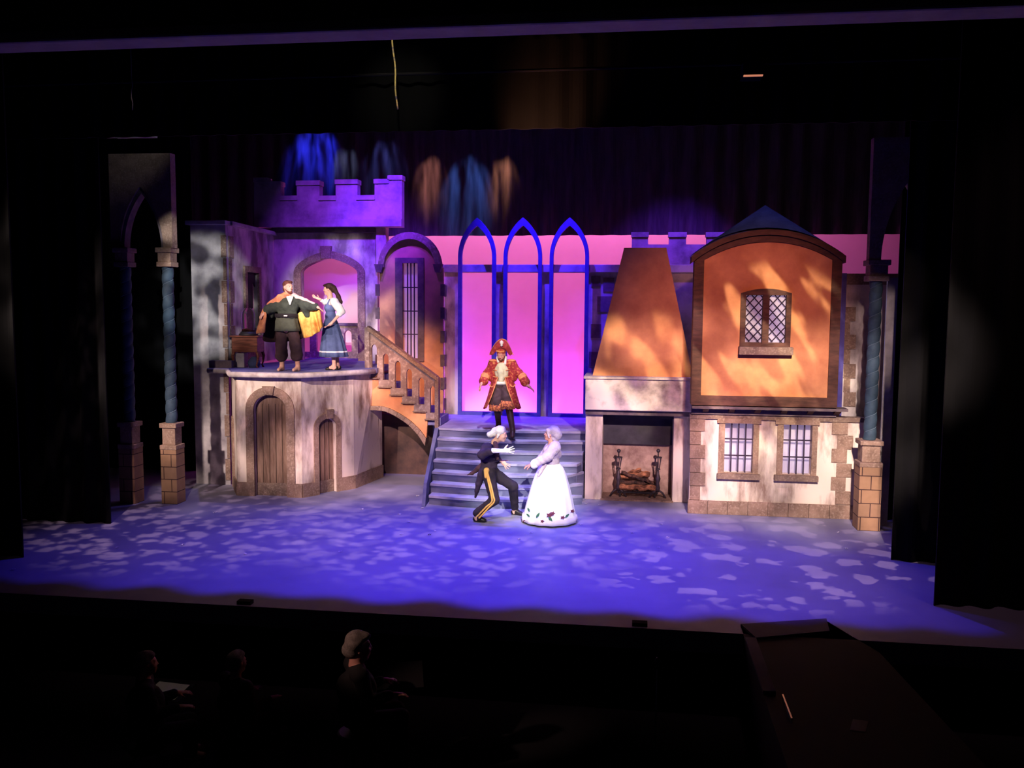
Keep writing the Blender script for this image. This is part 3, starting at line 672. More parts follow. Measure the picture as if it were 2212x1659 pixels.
m = MB(); m.add([(-3.86, 15.9, 0), (-3.8, 15.9, 0), (-3.8, 16.05, .42), (-3.86, 16.05, .42), (-4.0, 17.6, 0), (-3.92, 17.6, 0), (-3.92, 17.6, ZP+.01), (-4.0, 17.6, ZP+.01), (-3.86, 16.05, .3), (-3.8, 16.05, .3)],
                [(0, 1, 2, 3), (4, 7, 6, 5), (0, 3, 7, 4), (1, 5, 6, 2), (3, 2, 6, 7), (0, 4, 5, 1)]); m.build('side_stringer', MT['riser'], root)

# ================================================================== FIREPLACE
PF = YP(17.1)
X = lambda x, y=980: PF.p(x, y)[0]; Z = lambda y, x=1380: PF.p(x, y)[1]
root = thing('fireplace', (X(1378), 17.1, 0), 'stone fireplace with heavy marbled mantel and orange tapering hood', 'fireplace')
m = MB(); m.box(X(1264), X(1301), 17.1, 17.75, 0, Z(893)); bevel(m.build('left_pillar', MT['plaster_cream'], root), .01)
m = MB(); m.box(X(1454), X(1493), 17.1, 17.75, 0, Z(893)); bevel(m.build('right_pillar', MT['plaster_cream'], root), .01)
zm = Z(890)
m = MB(); m.box(X(1301), X(1454), 17.16, 17.75, Z(905), zm); m.build('lintel', MT['soot'], root)
m = MB(); m.box(X(1301), X(1454), 17.7, 17.78, 0, Z(905)); m.build('fire_back', mat('fire_back_stone', (.48, .34, .28), (.24, .15, .13), 4, .35, .6, bump=.2), root)
P_ = YP(17.6); m = MB(); m.slab([(P_.p(1302, 900)[0], P_.p(1380, 960)[1]), (P_.p(1456, 900)[0], P_.p(1380, 960)[1]), (P_.p(1456, 900)[0], P_.p(1380, 898)[1]), (P_.p(1302, 900)[0], P_.p(1380, 898)[1])], [], P_.f, 0, .04); m.build('smoke_panel', MT['soot'], root)
m = MB(); m.box(X(1301)-.02, X(1454)+.02, 17.05, 17.75, 0, .03); m.build('hearth', MT['stone_warm'], root)
PM = YP(16.85)
r = PM.rect(1264, 820, 1496, 888)
m = MB(); m.box(r[0][0], r[1][0], 16.85, 17.75, r[0][1], r[2][1]); bevel(m.build('mantel_block', MT['mantel'], root), .02)
m = MB(); m.box(r[0][0]-.03, r[1][0]+.01, 16.8, 17.75, r[2][1], r[2][1]+.05); bevel(m.build('mantel_shelf', MT['white_edge'], root), .01)
m = MB(); m.box(X(1264), X(1493), 16.98, 17.75, Z(896), r[0][1]); m.build('mantel_moulding', MT['stone_dark'], root)
PH = YP(17.2); zt_ = r[2][1]+.05
hx = [PH.p(1281, 812), PH.p(1496, 800), PH.p(1440, 534), PH.p(1348, 534)]
m = MB(); bz = zt_; tz = hx[2][1]
m.add([(hx[0][0], 17.0, bz), (hx[1][0], 17.0, bz), (hx[2][0], 17.35, tz), (hx[3][0], 17.35, tz), (hx[0][0], 17.75, bz), (hx[1][0], 17.75, bz), (hx[2][0], 17.75, tz), (hx[3][0], 17.75, tz)],
      [(0, 1, 2, 3), (4, 7, 6, 5), (0, 4, 5, 1), (1, 5, 6, 2), (2, 6, 7, 3), (3, 7, 4, 0)])
m.build('chimney_hood', MT['orange'], root)
# andirons, grate and logs
def andiron(px_, label):
    Yp = 17.3; c = ony(px_, 1070, Yp); c.z = .03
    root = thing('andiron', c, label, 'andiron', 'iron andirons')
    hz = ony(px_, 971, Yp).z
    m = MB(); m.tube([(c.x-.16, Yp, .03), (c.x-.1, Yp, .13), (c.x, Yp, .2), (c.x+.1, Yp, .13), (c.x+.16, Yp, .03)], .02); m.build('feet', MT['andiron'], root, smooth=True)
    h = hz-.03
    m = MB(); m.lathe((c.x, Yp, .03), [(.035, .12), (.05, .2), (.03, .3), (.055, .38), (.03, .46), (.018, h*.62)], 14); m.build('post', MT['andiron'], root, smooth=True)
    m = MB(); zb_, zt2_ = .03+h*.60, .03+h*.84
    for k in range(6):
        t = 2*math.pi*k/6+.3; m.tube([(c.x+.03*math.cos(t), Yp+.03*math.sin(t), zb_), (c.x+.066*math.cos(t), Yp+.066*math.sin(t), zt2_)], .007, 6)
    m.lathe((c.x, Yp, zt2_-.01), [(.074, 0), (.074, .018)], 16); m.lathe((c.x, Yp, zb_-.015), [(.045, 0), (.045, .02)], 12); m.build('basket', MT['andiron'], root)
    m = MB(); m.lathe((c.x, Yp, .03+h*.84), [(.012, 0), (.012, h*.09), (.03, h*.11), (.042, h*.135), (.03, h*.16), (.005, h*.175)], 14); m.build('finial', MT['andiron'], root, smooth=True)
    m = MB(); m.tube([(c.x, Yp, .12), (c.x, Yp+.32, .12), (c.x, Yp+.34, .03)], .016, 6); m.build('log_bar', MT['andiron'], root)
andiron(1335, 'iron andiron with basket top left of the logs'); andiron(1420, 'iron andiron with basket top right of the logs')
def log(a, b, r, mt, label):
    a, b = Vector(a), Vector(b); n = 10; m = MB(); pts = [a.lerp(b, i/n)+Vector((0, 0, .012*math.sin(i*1.7))) for i in range(n+1)]
    m.tube(pts, [r*(1+.12*math.sin(i*2.3)) for i in range(n+1)], 12); o = tag(m.build('fire_log', mt, smooth=True), label, 'log', 'logs in the fireplace')
lx = lambda x, y, Y=17.45: tuple(ony(x, y, Y))
log(lx(1338, 1052, 17.3), lx(1416, 1054, 17.3), .055, MT['log'], 'orange-brown log lying straight across the front')
log(lx(1334, 1030, 17.5), lx(1404, 1024, 17.45), .05, MT['log'], 'brown log resting behind the front log')
log(lx(1342, 1020, 17.4), lx(1405, 1041, 17.42), .035, MT['logdark'], 'charred log sloping down right across the stack')
log(lx(1345, 1026, 17.5), lx(1385, 1013, 17.5), .03, MT['log'], 'short log topmost at the left of the stack')
log(lx(1365, 1017, 17.55), lx(1403, 1021, 17.5), .022, MT['log'], 'thin branch topmost at the right of the stack')
log(lx(1336, 1042, 17.45), lx(1413, 1044, 17.5), .045, MT['logdark'], 'dark log in the middle layer of the stack')
g0, g1 = lx(1336, 1066, 17.25), lx(1418, 1068, 17.25)
root = thing('fire_grate', ((g0[0]+g1[0])/2, 17.35, .03), 'black iron grate under the logs', 'grate')
m = MB(); m.box(g0[0], g1[0], 17.28, 17.31, .11, .14); m.box(g0[0], g1[0], 17.55, 17.58, .11, .14)
for k in range(9): q = g0[0]+(g1[0]-g0[0])*k/8; m.box(q-.008, q+.008, 17.25, 17.6, .14, .155)
m.build('bars', MT['iron'], root)
for q in (g0[0]+.03, g1[0]-.03): m = MB(); m.box(q-.015, q+.015, 17.28, 17.31, .03, .12); m.build('leg', MT['iron'], root)

# ================================================================== HOUSE, LOWER STOREY
PH = YP(16.25); R = PH.rect
hx0, hx1 = PH.p(1490, 1000)[0], PH.p(1874, 1000)[0]; hz1 = PH.p(1660, 903)[1]
root = thing('house_wall', (PH.p(1680, 1000)[0], 16.25, 0), 'cream lower storey of the house with two barred windows and stone quoins', 'house')
w1, w2 = R(1564.7, 914, 1626, 1020.7), R(1691, 916, 1752.7, 1025)
m = MB(); m.slab([(hx0, 0), (hx1, 0), (hx1, hz1), (hx0, hz1)], [w1, w2], PH.f, 0, .15); m.build('wall_panel', MT['plaster_cream'], root)
for wr, fr_, li, si in [(w1, (1552, 908, 1638.6, 1024), (1549.5, 904, 1644, 914), (1548, 1022.5, 1641, 1034)), (w2, (1678, 910, 1764.5, 1027), (1675, 906, 1770, 917), (1671, 1026, 1766, 1038))]:
    m = MB(); fo = R(*fr_); m.slab(fo, [wr], PH.f, -.035, 0); wf = m.build('window_surround', MT['stone_warm'], root)
    m = MB(); q = R(*si); m.slab(q, [], PH.f, -.1, 0); bevel(m.build('sill', MT['stone'], wf), .01)
    m = MB(); q = R(*li); m.slab(q, [], PH.f, -.06, 0); m.build('lintel', MT['stone_warm'], wf)
    m = MB(); m.slab(grow(wr, .05), [], PH.f, .19, .21); m.build('pane', MT['pane'], wf)
    m = MB(); a, b, z0_, z1_ = wr[0][0], wr[1][0], wr[0][1], wr[2][1]
    for k in (1, 2, 3): q = a+(b-a)*k/4; m.box(q-.011, q+.011, 16.27, 16.292, z0_, z1_)
    for k in (1, 2): q = z0_+(z1_-z0_)*(k/3+.01); m.box(a, b, 16.262, 16.284, q-.011, q+.011)
    m.build('window_bars', MT['lead'], wf)
m = MB()
bx = [hx0-.02]
nb = 8
for k in range(nb+1):
    xa_ = hx0-.02+(hx1-hx0)*k/(nb+.7); xb_ = min(hx1, xa_+(hx1-hx0)/(nb+.7)-.008)
    m.box(xa_, xb_, 16.2, 16.26, 0.003, .245)
m.build_each('base_stone', MT['stone_warm'], root)
m = MB()
for k, (y0_, y1_, xw) in enumerate([(902, 931, 1523), (931.5, 960, 1514), (961, 990, 1523), (990.5, 1020, 1513), (1020.5, 1049, 1523), (1049.5, 1079, 1512)]):
    m.slab(R(1490, y0_, xw, y1_-.8), [], PH.f, -.03, .0)
for (x0_, y0_, x1_, y1_) in [(1797, 910, 1831, 938.5), (1809, 941, 1842, 970), (1796, 969.5, 1829, 999), (1806.5, 1001.5, 1839, 1030), (1794.7, 1030.5, 1826, 1058.5), (1803.8, 1061, 1836.5, 1089)]:
    m.slab(R(x0_, y0_, x1_, y1_), [], PH.f, -.025, .0)
m.build_each('quoin', MT['stone_warm'], root)
m = MB(); q = R(1490, 898, 1876, 908); m.slab(q, [], PH.f, -.05, .15); m.build('timber_lintel', MT['stone'], root)
# jetty ledge and brackets
PL = YP(15.95); q = PL.rect(1495, 880, 1832, 886)
root = thing('jetty_ledge', ((q[0][0]+q[1][0])/2, 16.1, q[0][1]), 'dark timber ledge with brackets under the orange bay', 'ledge')
m = MB(); m.box(q[0][0], q[1][0], 15.93, 16.25, q[0][1], q[2][1]); m.build('shelf', MT['stone_dark'], root)
for k in range(6):
    xk = q[0][0]+.25+(q[1][0]-q[0][0]-.4)*k/5
    m = MB(); m.add([(xk-.05, 15.97, q[0][1]), (xk+.05, 15.97, q[0][1]), (xk+.05, 16.2, q[0][1]-.11), (xk-.05, 16.2, q[0][1]-.11), (xk-.05, 16.2, q[0][1]), (xk+.05, 16.2, q[0][1])], [(0, 1, 2, 3), (0, 4, 5, 1), (2, 5, 4, 3), (0, 3, 4), (1, 5, 2)]); m.build('bracket', MT['wood'], root)
m = MB(); m.box(q[0][0], q[1][0]-.15, 16.15, 16.2, q[0][1]-.12, q[0][1]-.01); m.build('backing_board', MT['stone_dark'], root)

# ================================================================== HOUSE, UPPER BAY + ROOF
PB = YP(15.9); zb_ = PB.p(1660, 878)[1]
root = thing('house_bay', (PB.p(1660, 700)[0], 15.9, zb_), 'orange upper bay with dark timber frame, lattice window and blue roof', 'house')
xi0, xi1 = PB.p(1518, 700)[0], PB.p(1794, 700)[0]; xo0, xo1 = PB.p(1497, 700)[0], PB.p(1815, 700)[0]
zi = PB.p(1655, 857)[1]; zsp = PB.p(1658, 561)[1]; zap = PB.p(1658, 522)[1]
zosp = PB.p(1660, 547)[1]; zoap = PB.p(1660, 500)[1]
def segarc(a, b, zs, za, n=16):
    hw = (b-a)/2; h = za-zs; Rr = (h*h+hw*hw)/(2*h); c = za-Rr; t1 = math.asin(hw/Rr); mid = (a+b)/2
    return [(mid+Rr*math.sin(t), c+Rr*math.cos(t)) for t in [t1-2*t1*i/n for i in range(n+1)]]
wn = PB.rect(1604, 634, 1704, 745)
warc = segarc(wn[0][0], wn[1][0], wn[2][1]-.02, wn[2][1]+.05, 8)
whole = [wn[0], wn[1]]+warc
inn = [(xi0-.03, zi-.03), (xi1+.03, zi-.03)]+segarc(xi0-.03, xi1+.03, zsp+.02, zap+.03)
m = MB(); m.slab(inn, [whole], PB.f, .05, .12); m.build('plaster_panel', MT['orange'], root)
inn = [(xi0, zi), (xi1, zi)]+segarc(xi0, xi1, zsp, zap)
outp = [(xo0, zb_), (xo1, zb_)]+segarc(xo0, xo1, zosp, zoap)
m = MB(); m.slab(outp, [inn], PB.f, 0, .35); m.build('timber_frame', MT['wood'], root)
xe0, xe1 = PB.p(1494, 540)[0], PB.p(1826, 545)[0]
ea = segarc(xe0, xe1, zosp-.05, zoap+.03); ei = segarc(xe0, xe1, zosp-.17, zoap-.06)
m = MB(); m.slab(ea+list(reversed(ei)), [], PB.f, -.08, .4); m.build('eaves_board', MT['wood'], root)
ap = ony(1653, 443, 16.5)
er = segarc(xe0+.02, xe1-.08, zosp-.01, zoap+.06); n = len(er)
m = MB(); vs = [(x, 15.8, z) for x, z in er]+[(x, 17.2, z) for x, z in er]+[tuple(ap)]
fs = [(i, i+1, 2*n) for i in range(n-1)]+[(n+i+1, n+i, 2*n) for i in range(n-1)]+[(0, 2*n, n), (n-1, 2*n-1, 2*n)]+[(i, n+i, n+i+1, i+1) for i in range(n-1)]
m.add(vs, fs); m.build('roof', MT['roof'], root)
# lattice window
m = MB(); m.slab(grow(whole, .035), [[(wn[0][0]+.05, wn[0][1]+.04), (wn[1][0]-.05, wn[0][1]+.04), (wn[1][0]-.05, wn[2][1]-.03), (wn[0][0]+.05, wn[2][1]-.03)]], PB.f, -.02, .09)
xm = (wn[0][0]+wn[1][0])/2; m.box(xm-.055, xm+.055, 15.87, 15.98, wn[0][1], wn[2][1]+.02); wf = m.build('window_frame', MT['wood'], root)
wf['label'] = 'dark timber lattice window frame'
m = MB(); m.slab(grow(whole, -.01), [], PB.f, .10, .115); m.build('pane', MT['pane'], wf)
m = MB(); z0_, z1_ = wn[0][1]+.04, wn[2][1]-.02
for (a, b) in ((wn[0][0]+.05, xm-.05), (xm+.05, wn[1][0]-.05)):
    w_ = b-a; st = w_/2.0*1.02
    for sgn in (1, -1):
        c = -6*st
        while c < 8*st:
            pts = []
            # line x = a + t, z = z0 + c + sgn*t*1.1 clipped
            for t in np.linspace(0, w_, 25):
                zz = z0_+c+sgn*t*1.12
                if z0_ <= zz <= z1_: pts.append((a+t, 15.955+.004*sgn, zz))
            if len(pts) > 1: m.tube([pts[0], pts[-1]], .0095, 4)
            c += st*1.12
m.build('lead_lattice', MT['lead'], wf)
m = MB(); q = PB.rect(1595, 749, 1711, 766); m.slab(q, [], PB.f, -.14, .05); bevel(m.build('window_sill', MT['stone'], root), .01)
# blue post and right-hand wall
P = YP(16.7); m = MB(); q = P.rect(1814, 590, 1824, 878); q = [(q[0][0], 0), (q[1][0], 0), q[2], q[3]]; m.slab(q, [], P.f, 0, .05); tag(m.build('blue_post', MT['blue_paint']), 'slim blue upright just right of the orange bay', 'post')
P = YP(17.0)
a, b = P.p(1816, 740)[0], P.p(1940, 740)[0]; zt_ = P.p(1860, 591)[1]
root = thing('right_wall', ((a+b)/2, 17, 0), 'grey plaster wall with stone quoins behind the right twisted column', 'wall')
m = MB(); m.slab([(a, 0), (b, 0), (b, zt_), (a, zt_)], [], P.f, 0, .1); m.build('wall_panel', MT['plaster'], root)
m = MB(); m.slab([(a, zt_-.2), (b, zt_-.2), (b, zt_), (a, zt_)], [], P.f, -.03, 0); m.build('coping', MT['stone'], root)
m = MB()
for y in (663, 723, 786, 847): m.slab(P.rect(1822, y, 1848, y+31), [], P.f, -.02, 0)
for y in (693, 755, 817): m.slab(P.rect(1822, y, 1836, y+30), [], P.f, -.018, 0)
m.build_each('quoin', MT['stone'], root)

# ================================================================== TWISTED COLUMN ARCHES
def column(root, px_sh, Y, y_sh_top, y_cap, plinth_w):
    """one column: plinth, moulding, block, cap, twisted shaft, capital"""
    P = YP(Y); xc_ = P.p(px_sh, 1000)[0]; z = lambda y: P.p(px_sh, y)[1]
    r = plinth_w/2
    m = MB(); zp = z(y_cap+57)
    m.box(xc_-r, xc_+r, Y-.0, Y+2*r, 0, zp); o = m.build('plinth', MT['colbase'], root)
    for nm, r_, ya, yb_, mm in (('moulding', r+.01, y_cap+47, y_cap+57, MT['stone_warm']), ('pedestal_block', r*.83, y_cap+10, y_cap+47, MT['stone_warm']), ('cap', r+.01, y_cap, y_cap+10, MT['stone_warm'])):
        m = MB(); m.box(xc_-r_, xc_+r_, Y+r-r_, Y+r+r_, z(yb_), z(ya)); bevel(m.build(nm, mm, root), .012)
    z0, z1 = z(y_cap), z(y_sh_top); N = 240; seg = 24; m = MB(); rr = .105
    for i in range(N+1):
        zz = z0+(z1-z0)*i/N
        for k in range(seg):
            t = 2*math.pi*k/seg; ph = t-(zz-z0)*26.0
            q = rr*(.80+.22*abs(math.sin(ph/2))**.6); m.v.append((xc_+q*math.cos(t), Y+r+q*math.sin(t), zz))
    for i in range(N):
        for k in range(seg): k2 = (k+1) % seg; m.f.append((i*seg+k, i*seg+k2, (i+1)*seg+k2, (i+1)*seg+k)); m.m.append(0)
    m.f.append(tuple(range(seg))); m.m.append(0); m.f.append(tuple(N*seg+k for k in range(seg))); m.m.append(0)
    sh = m.build('twisted_shaft', MT['twist'], root, smooth=True)
    m = MB()
    for s_ in range(1):
        pts = []
        for i in range(0, N+1):
            zz = z0+(z1-z0)*i/N; t = (zz-z0)*26.0; q = rr*.86; pts.append((xc_+q*math.cos(t), Y+r+q*math.sin(t), zz))
        m.tube(pts, .008, 4)
    m.build('spiral_line', MT['groove'], sh)
    m = MB(); zz = z1
    for (r_, h_) in ((r*.92, .09), (r*.8, .17), (r, .09)): m.box(xc_-r_, xc_+r_, Y+r-r_, Y+r+r_, zz, zz+h_); zz += h_
    bevel(m.build('capital', MT['stone_warm'], root), .01)
    return xc_, zz
P = YP(15.35)
root = thing('column_arch', (P.p(305, 1000)[0], 15.4, 0), 'dim pointed arch on two blue twisted columns at far left', 'arch')
cL, zc1 = column(root, 273, 15.25, 576, 913, .31); cR, zc2 = column(root, 364, 15.35, 576, 915, .31)
a, b = P.p(236, 450)[0], P.p(369, 450)[0]; zt_ = P.p(300, 331)[1]; za = P.p(298, 402)[1]
ia, ib = P.p(258, 520)[0], P.p(351, 520)[0]
m = MB(); m.slab([(a, zc1), (ia, zc1)]+[(x, z) for x, z in reversed(gothic(ia, ib, zc1, za, 12))]+[(ib, zc1), (b, zc1), (b, zt_), (a, zt_)], [], P.f, .02, .2); m.build('arch_panel', MT['stone_warm'], root)
m = MB(); g1_ = gothic(ia, ib, zc1, za, 12); g2_ = gothic(ia+.06, ib-.06, zc1, za-.12, 12)
m.slab(g1_+list(reversed(g2_)), [], P.f, .06, .25); m.build('arch_reveal', MT['stone_dark'], root)
root = thing('column_arch', (4.6, 15.4, 0), 'pointed arch with blue twisted column at far right in front of the house', 'arch')
cA, zc1 = column(root, 1882.5, 15.4, 607, 953, .36)
cB, zc2 = column(root, 1985, 15.4, 607, 953, .36)
P = YP(15.4); a, b = cA-.17, cB+.17; zt_ = P.p(1920, 296)[1]; za = P.p(1955, 395)[1]; ia, ib = cA+.02, cB-.02
m = MB(); m.slab([(a, zc1), (ia, zc1)]+[(x, z) for x, z in reversed(gothic(ia, ib, zc1, za, 12))]+[(ib, zc1), (b, zc1), (b, zt_), (a, zt_)], [], P.f, .02, .2); m.build('arch_panel', MT['stone_warm'], root)
P = YP(15.9); a, b = P.p(1903, 900)[0], P.p(1925, 900)[0]
m = MB(); m.box(a, b, 15.85, 15.9, 0, P.p(1914, 600)[1]); tag(m.build('return_flat', MT['plaster_grey']), 'narrow pale grey upright board behind the right twisted column', 'scenery flat')

# ================================================================== FIGURE MODELLING (distance fields -> one skin)
V = lambda *a: np.array(a, float)
def nrm(v): v = np.asarray(v, float); return v/np.linalg.norm(v)
def cap(a, b, ra, rb, k=.02): return ('c', np.array(a, float), np.array(b, float), ra, rb, k)
def ell(c, r, ax=None, k=.02, sub=False): return ('e', np.array(c, float), np.array(r, float), ax, sub, k)
def sdf_mesh(prims, h=.012, wr=0, seed=0):
    lo = np.full(3, 1e9); hi = -lo
    for p in prims:
        if p[0] == 'c': r = max(p[3], p[4]); l = np.minimum(p[1], p[2])-r; u = np.maximum(p[1], p[2])+r
        else: r = max(p[2]); l = p[1]-r; u = p[1]+r
        lo = np.minimum(lo, l); hi = np.maximum(hi, u)
    lo -= 3*h; n = np.ceil((hi+3*h-lo)/h).astype(int)+1
    F = np.full(n, .2, np.float32)
    for p in prims:
        k = p[5]; mg = k+2.5*h
        if p[0] == 'c': r = max(p[3], p[4]); l = np.minimum(p[1], p[2])-r; u = np.maximum(p[1], p[2])+r
        else: r = max(p[2]); l = p[1]-r; u = p[1]+r
        i0 = np.maximum(0, np.floor((l-mg-lo)/h).astype(int)); i1 = np.minimum(n, np.ceil((u+mg-lo)/h).astype(int)+1)
        G = [lo[a]+h*np.arange(i0[a], i1[a]) for a in range(3)]
        P = np.stack(np.meshgrid(*G, indexing='ij'), -1)
        if p[0] == 'c':
            ab = p[2]-p[1]; t = np.clip(((P-p[1])@ab)/max(1e-9, ab@ab), 0, 1)
            d = np.linalg.norm(P-p[1]-t[..., None]*ab, axis=-1)-(p[3]+(p[4]-p[3])*t)
        else:
            q = P-p[1]
            if p[3] is not None: q = q@np.array(p[3]).T      # rows of ax = local axes
            k0 = np.linalg.norm(q/p[2], axis=-1); k1 = np.linalg.norm(q/(p[2]**2), axis=-1)
            d = k0*(k0-1)/np.maximum(k1, 1e-6)
        S = F[i0[0]:i1[0], i0[1]:i1[1], i0[2]:i1[2]]
        if p[0] == 'e' and p[4]:
            hh = np.maximum(k-np.abs(-d-S), 0)/k; S[:] = np.maximum(S, -d)+hh*hh*k/4
        else:
            hh = np.maximum(k-np.abs(d-S), 0)/k; S[:] = np.minimum(S, d)-hh*hh*k/4
    if wr:
        G = [lo[a]+h*np.arange(n[a]) for a in range(3)]; X_, Y_, Z_ = np.meshgrid(*G, indexing='ij', sparse=True)
        F += wr*(np.sin(X_*41+np.sin(Z_*17+seed)*2+seed)*np.sin(Z_*29+X_*13+seed*2)+.6*np.sin(Y_*37+Z_*23+seed)).astype(np.float32)
    s = F < 0
    c = s[:-1, :-1, :-1].astype(np.int8)
    for dx in (0, 1):
        for dy in (0, 1):
            for dz in (0, 1):
                if dx+dy+dz: c = c+s[dx:n[0]-1+dx, dy:n[1]-1+dy, dz:n[2]-1+dz]
    I = np.argwhere((c > 0) & (c < 8)); ids = np.full(np.array(n)-1, -1, np.int32); ids[tuple(I.T)] = np.arange(len(I))
    acc = np.zeros((len(I), 3)); cnt = np.zeros(len(I))
    cs = [(x, y, z) for x in (0, 1) for y in (0, 1) for z in (0, 1)]
    for i, a in enumerate(cs):
        for j, b in enumerate(cs):
            if j > i and sum(abs(a[q]-b[q]) for q in range(3)) == 1:
                fa = F[tuple((I+a).T)]; fb = F[tuple((I+b).T)]; m = (fa < 0) != (fb < 0)
                t = np.where(m, fa/np.where(m, fa-fb, 1), 0)
                pos = np.array(a)+t[:, None]*(np.array(b)-np.array(a)); acc[m] += pos[m]; cnt[m] += 1
    verts = lo+h*(I+acc/cnt[:, None]); faces = []
    for ax in range(3):
        o1, o2 = [(1, 2), (2, 0), (0, 1)][ax]
        sl0 = [slice(None)]*3; sl1 = [slice(None)]*3; sl0[ax] = slice(0, -1); sl1[ax] = slice(1, None)
        e = np.argwhere(s[tuple(sl0)] != s[tuple(sl1)])
        e = e[(e[:, o1] > 0) & (e[:, o2] > 0) & (e[:, o1] < n[o1]-1) & (e[:, o2] < n[o2]-1)]
        d1 = np.zeros(3, int); d1[o1] = 1; d2 = np.zeros(3, int); d2[o2] = 1
        q = np.stack([ids[tuple((e-d1-d2).T)], ids[tuple((e-d2).T)], ids[tuple(e.T)], ids[tuple((e-d1).T)]], 1)
        fl = ~s[tuple(e.T)]; q[fl] = q[fl][:, ::-1]; faces.append(q)
    faces = np.concatenate(faces)
    me = bpy.data.meshes.new('form'); me.vertices.add(len(verts)); me.vertices.foreach_set('co', verts.astype(np.float32).ravel())
    me.loops.add(len(faces)*4); me.loops.foreach_set('vertex_index', faces.astype(np.int32).ravel())
    me.polygons.add(len(faces)); me.polygons.foreach_set('loop_start', np.arange(len(faces), dtype=np.int32)*4)
    me.update(calc_edges=True); me.validate(); return me
def form(name, prims, m, parent=None, h=.012, origin=None, wr=0, seed=0):
    return link(name, sdf_mesh(prims, h, wr, seed), m, parent, origin, True)
def P3(x, y, Y, z=None): return np.array(ony(x, y, Y))
def frame(f, u=(0, 0, 1)):
    f = nrm(f); s = nrm(np.cross(f, u)); return f, s, np.cross(s, f)
def head_prims(c, f, u=(0, 0, 1), neck=None, sc=1., female=False):
    f, s, u = frame(f, u); ax = [s, f, u]; q = lambda a, b, d: c+(s*a+f*b+u*d)*sc
    E_ = lambda p, r, k=.02, sub=False: ell(p, np.array(r)*sc, ax, k, sub)
    jw = .054 if female else .062
    pr = [E_(q(0, -.018, .022), (.074, .094, .088)), E_(q(0, .018, -.035), (jw, .074, .082), .03), E_(q(0, .058, -.098), (.026, .024, .02), .03),
          cap(q(0, .084, .014), q(0, .102, -.024), .008*sc, .0105*sc, .012), E_(q(.011, .094, -.028), (.008, .010, .007), .008), E_(q(-.011, .094, -.028), (.008, .010, .007), .008),
          cap(q(-.036, .072, .026), q(.036, .072, .026), .012*sc, .012*sc, .015), E_(q(0, .088, -.058), (.022, .011, .006), .006), E_(q(0, .086, -.069), (.019, .010, .007), .006),
          E_(q(.038, .055, -.032), (.024, .026, .024), .02), E_(q(-.038, .055, -.032), (.024, .026, .024), .02),
          E_(q(.076, -.012, -.008), (.010, .022, .032), .008), E_(q(-.076, -.012, -.008), (.010, .022, .032), .008),
          E_(q(.030, .094, .004), (.016, .013, .010), .010, True), E_(q(-.030, .094, .004), (.016, .013, .010), .010, True)]
    if neck is not None: pr.append(cap(q(0, -.02, -.07), neck, .052*sc, .06*sc, .03))
    return pr, q
def eyes(q, root, mw, mi):
    for sx_ in (-.030, .030):
        m = MB(); c = q(sx_, .080, .003)
        m.lathe(tuple(c), [(.001, -.006), (.008, -.004), (.010, 0), (.008, .004), (.001, .006)], 10); m.build('eye', mw, root, smooth=True)
        m = MB(); c = q(sx_, .0865, .003); m.lathe(tuple(c), [(.001, -.0065), (.005, -.004), (.0065, 0), (.005, .004), (.001, .0065)], 8); m.build('iris', mi, root, smooth=True)
def hand_prims(w, d, n, side=1, curl=.3, spread=.25, sc=1.):
    """w wrist, d pointing direction, n the way the palm faces, side = which way along d x n the thumb leaves"""
    d = nrm(d); n = np.asarray(n, float); n = nrm(n-d*(n@d)); s = np.cross(d, n)
    pr = [ell(w+d*.048*sc, np.array((.040, .052, .016))*sc, [s, d, n], .012), cap(w-d*.02, w+d*.03*sc, .027*sc, .026*sc, .02)]
    for i, (off, ln) in enumerate([(-.031, .060), (-.011, .076), (.010, .082), (.030, .072)]):
        off *= side; a = w+(d*.088+s*off)*sc; dv = nrm(d+s*off/.03*spread*.45)
        c1 = curl*(1+.15*i); p = a; dirv = nrm(dv+n*c1*.4)
        for j, f_ in enumerate((.42, .32, .26)):
            q = p+dirv*ln*f_*sc; pr.append(cap(p, q, (.0092-.0008*j)*sc, (.0086-.0008*j)*sc, .003)); p = q; dirv = nrm(dirv+n*c1*.7)
    a = w+(d*.022+s*.030*side)*sc; td = nrm(d*.62+s*.78*side+n*.25); b = a+td*.042*sc; e = b+nrm(td+d*.5+n*.2)*.032*sc
    pr += [cap(a, b, .013*sc, .011*sc, .01), cap(b, e, .0105*sc, .0085*sc, .004)]
    return pr
def foot_prims(an, d, sc=1., shoe=0.):
    """an = ankle, d = toe direction (flat)"""
    d = nrm(d); g_ = shoe
    return [cap(an, an+V(0, 0, -.05)*sc, .042+g_, .045+g_, .02), cap(an+d*-.035+V(0, 0, -.055)*sc, an+d*.13*sc+V(0, 0, -.066)*sc, .034+g_, .030+g_, .02), cap(an+d*.02+V(0, 0, -.02)*sc, an+d*.11*sc+V(0, 0, -.06)*sc, .038+g_, .026+g_, .02)]
def limb(a, b, c, ra, rb, rc, k=.03): return [cap(a, b, ra, rb, k), cap(b, c, rb, rc, k)]
